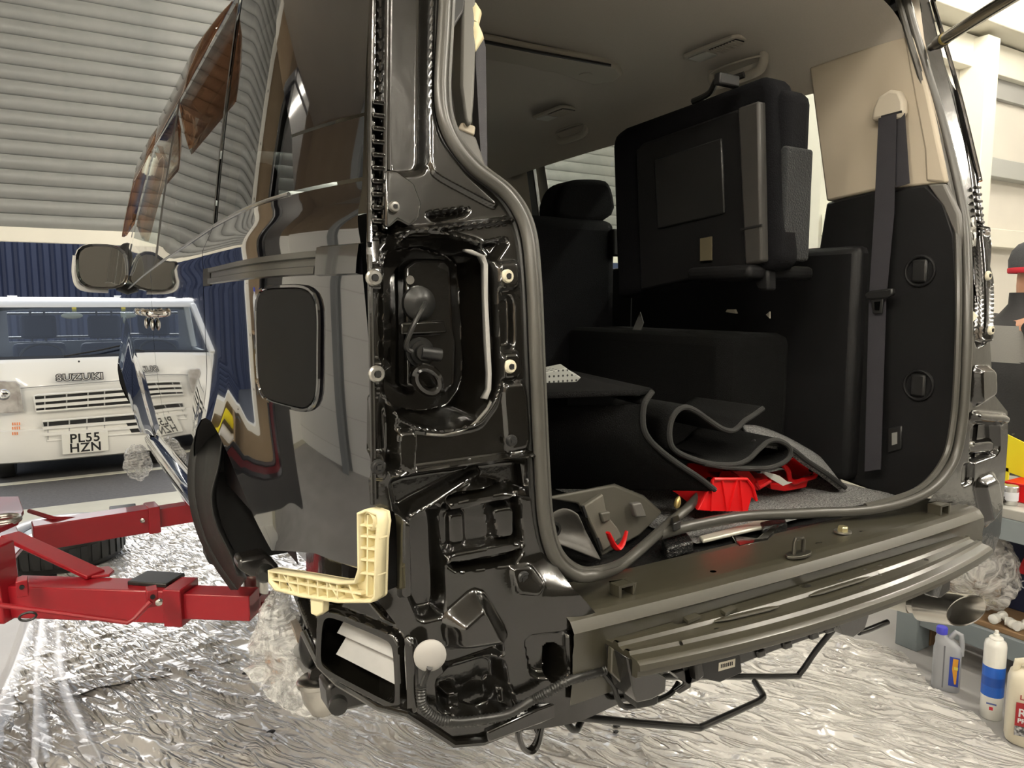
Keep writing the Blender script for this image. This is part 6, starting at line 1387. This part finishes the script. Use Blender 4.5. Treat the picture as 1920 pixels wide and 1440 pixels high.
jw = V(B(.085, 0, 1.615), (.068, .072), nk); hd_ = V(B(.075, 0, 1.70), (.085, .098), jw); cr = V(B(.06, 0, 1.775), (.066, .075), hd_)
ns = V(B(.175, 0, 1.655), (.014, .014), jw); chn = V(B(.145, 0, 1.585), (.03, .028), jw)
for s_ in (1, -1):
    V(B(.065, s_*.088, 1.66), (.016, .022), jw)
    sh = V(B(.0, s_*.20, 1.44), (.065, .065), ch); el = V(B(.06, s_*.26, 1.17), (.045, .045), sh); wr = V(B(.30, s_*.16, 1.20), (.028, .032), el)
    pm = V(B(.36, s_*.13, 1.21), (.022, .040), wr)
    for k, (df, ds, L) in enumerate(((.09, .035, .9), (.10, .012, 1), (.095, -.012, .95), (.075, -.034, .8))):
        a = V(B(.36+df*.5, s_*(.13+ds), 1.215), (.009, .009), pm); V(B(.36+df, s_*(.13+ds)-.005, 1.185), (.008, .008), a)
    tb = V(B(.38, s_*.13-s_*.045, 1.235), (.010, .010), pm); V(B(.415, s_*.13-s_*.05, 1.23), (.009, .009), tb)
    hpj = V(B(0, s_*.09, .88), (.09, .09), pel); kn = V(B(.03, s_*.11, .50), (.06, .06), hpj); an_ = V(B(-.02, s_*.11, .10), (.042, .042), kn); V(B(.12, s_*.12, .04), (.035, .035), an_)
me = bpy.data.meshes.new('body'); me.from_pydata(verts, edges, []); bo_ = bpy.data.objects.new('body', me); COL.objects.link(bo_)
sk_ = bo_.modifiers.new('skin', 'SKIN')
for i, r in enumerate(rad): me.skin_vertices[0].data[i].radius = r
me.skin_vertices[0].data[pel].use_root = True
w = bo_.modifiers.new('sub', 'SUBSURF'); w.levels = 2; w.render_levels = 2
me.materials.append(SKIN); attach(bo_, PE)
JD = mat('jacket_black', (.022, .022, .023), .8, bump=(120, .4, .003)); JG = mat('jacket_grey', (.21, .205, .19), .8, bump=(120, .4, .003))
def ring(z, rf, rs, cf=0, n=28, wob=.0): return [B(cf+rf*cos(2*pi*k/n)*(1+wob*noise.noise(Vector((k*.7, z*14, 0)))), rs*sin(2*pi*k/n)*(1+wob*noise.noise(Vector((k*.7, z*14, 3)))), z) for k in range(n)]
jk = MB().grid([ring(.80, .175, .215, wob=.12), ring(.92, .18, .22, wob=.14), ring(1.05, .17, .21, -.01, wob=.16), ring(1.18, .17, .215, -.01, wob=.14), ring(1.27, .175, .225, wob=.08)], True).build('jacket', JD, PE, 60)
MB().grid([ring(1.265, .176, .226, wob=.08), ring(1.36, .17, .225, .01, wob=.05), ring(1.44, .145, .205, .02)], True).build('jacket_yoke', JG, jk, 60)
MB().grid([ring(1.435, .147, .207, .02), ring(1.50, .10, .14, .03), ring(1.545, .085, .09, .04), ring(1.60, .088, .092, .045), ring(1.545, .070, .072, .05)], True).build('collar', JD, jk, 60)
for s_ in (1, -1):
    path = spline([B(0, s_*.19, 1.45), B(.0, s_*.25, 1.36), B(.03, s_*.275, 1.26), B(.055, s_*.275, 1.17), B(.14, s_*.245, 1.155), B(.24, s_*.19, 1.18), B(.295, s_*.165, 1.195)], 5)
    n = len(path); MB().tube(path, [(.085-.035*i/n)*(1+.10*noise.noise(Vector((i*.9, s_, 0)))) for i in range(n)], 16).build('sleeve', JD, jk, 60)
MB().box((-.035, -.006, -.05), (.035, .006, .05), Matrix.Translation(B(.09, .228, 1.30)) @ Matrix.Rotation(atan2(fwd.y, fwd.x), 4, 'Z')).build('pocket_flap', JD, jk, bevel=.004)
MB().box((-.03, -.003, -.006), (.03, .003, .006), Matrix.Translation(B(.09, .236, 1.262)) @ Matrix.Rotation(atan2(fwd.y, fwd.x), 4, 'Z')).build('orange_tab', mat('orange_tab', (.75, .16, .03), .6), jk, bevel=.002)
MB().tube(spline([B(.10, .09, 1.56), B(.14, .07, 1.50), B(.175, .05, 1.42)], 5), .004, 6).build('orange_zip', MATS['orange_tab'], jk)
TR = mat('work_trousers', (.16, .14, .115), .9, bump=(90, .4, .003))
for s_ in (1, -1):
    MB().tube(spline([B(0, s_*.085, .93), B(.02, s_*.10, .70), B(.03, s_*.11, .50), B(0, s_*.11, .28), B(-.015, s_*.11, .08)], 5), [.135-.055*i/20 for i in range(21)], 18).build('trouser_leg', TR, PE, 60)
    MB().ball(B(.06, s_*.115, .055), (.15, .10, .055), 16, 10).build('boot', BLKPL, PE)
BE = mat('beanie_grey', (.055, .058, .062), .9, bump=(200, .6, .003))
def hring(z, r, cf, rs=None): return ring(z, r, rs or r*.86, cf)
bn_ = MB().grid([hring(1.715, .122, .065), hring(1.76, .122, .062), hring(1.805, .105, .058), hring(1.835, .075, .052), hring(1.853, .035, .05), hring(1.858, .004, .05)], True).build('beanie', BE, PE, 60)
MB().grid([hring(1.695, .123, .067), hring(1.70, .127, .067), hring(1.718, .127, .066), hring(1.722, .122, .065)], True).build('red_band', mat('band_red', (.5, .02, .035), .8), bn_, 60)
for s_ in (1, -1):
    MB().ball(B(.156, s_*.036, 1.672), (.012, .012, .010), 10, 6).build('eye', mat('eye_white', (.7, .68, .65), .3), PE)
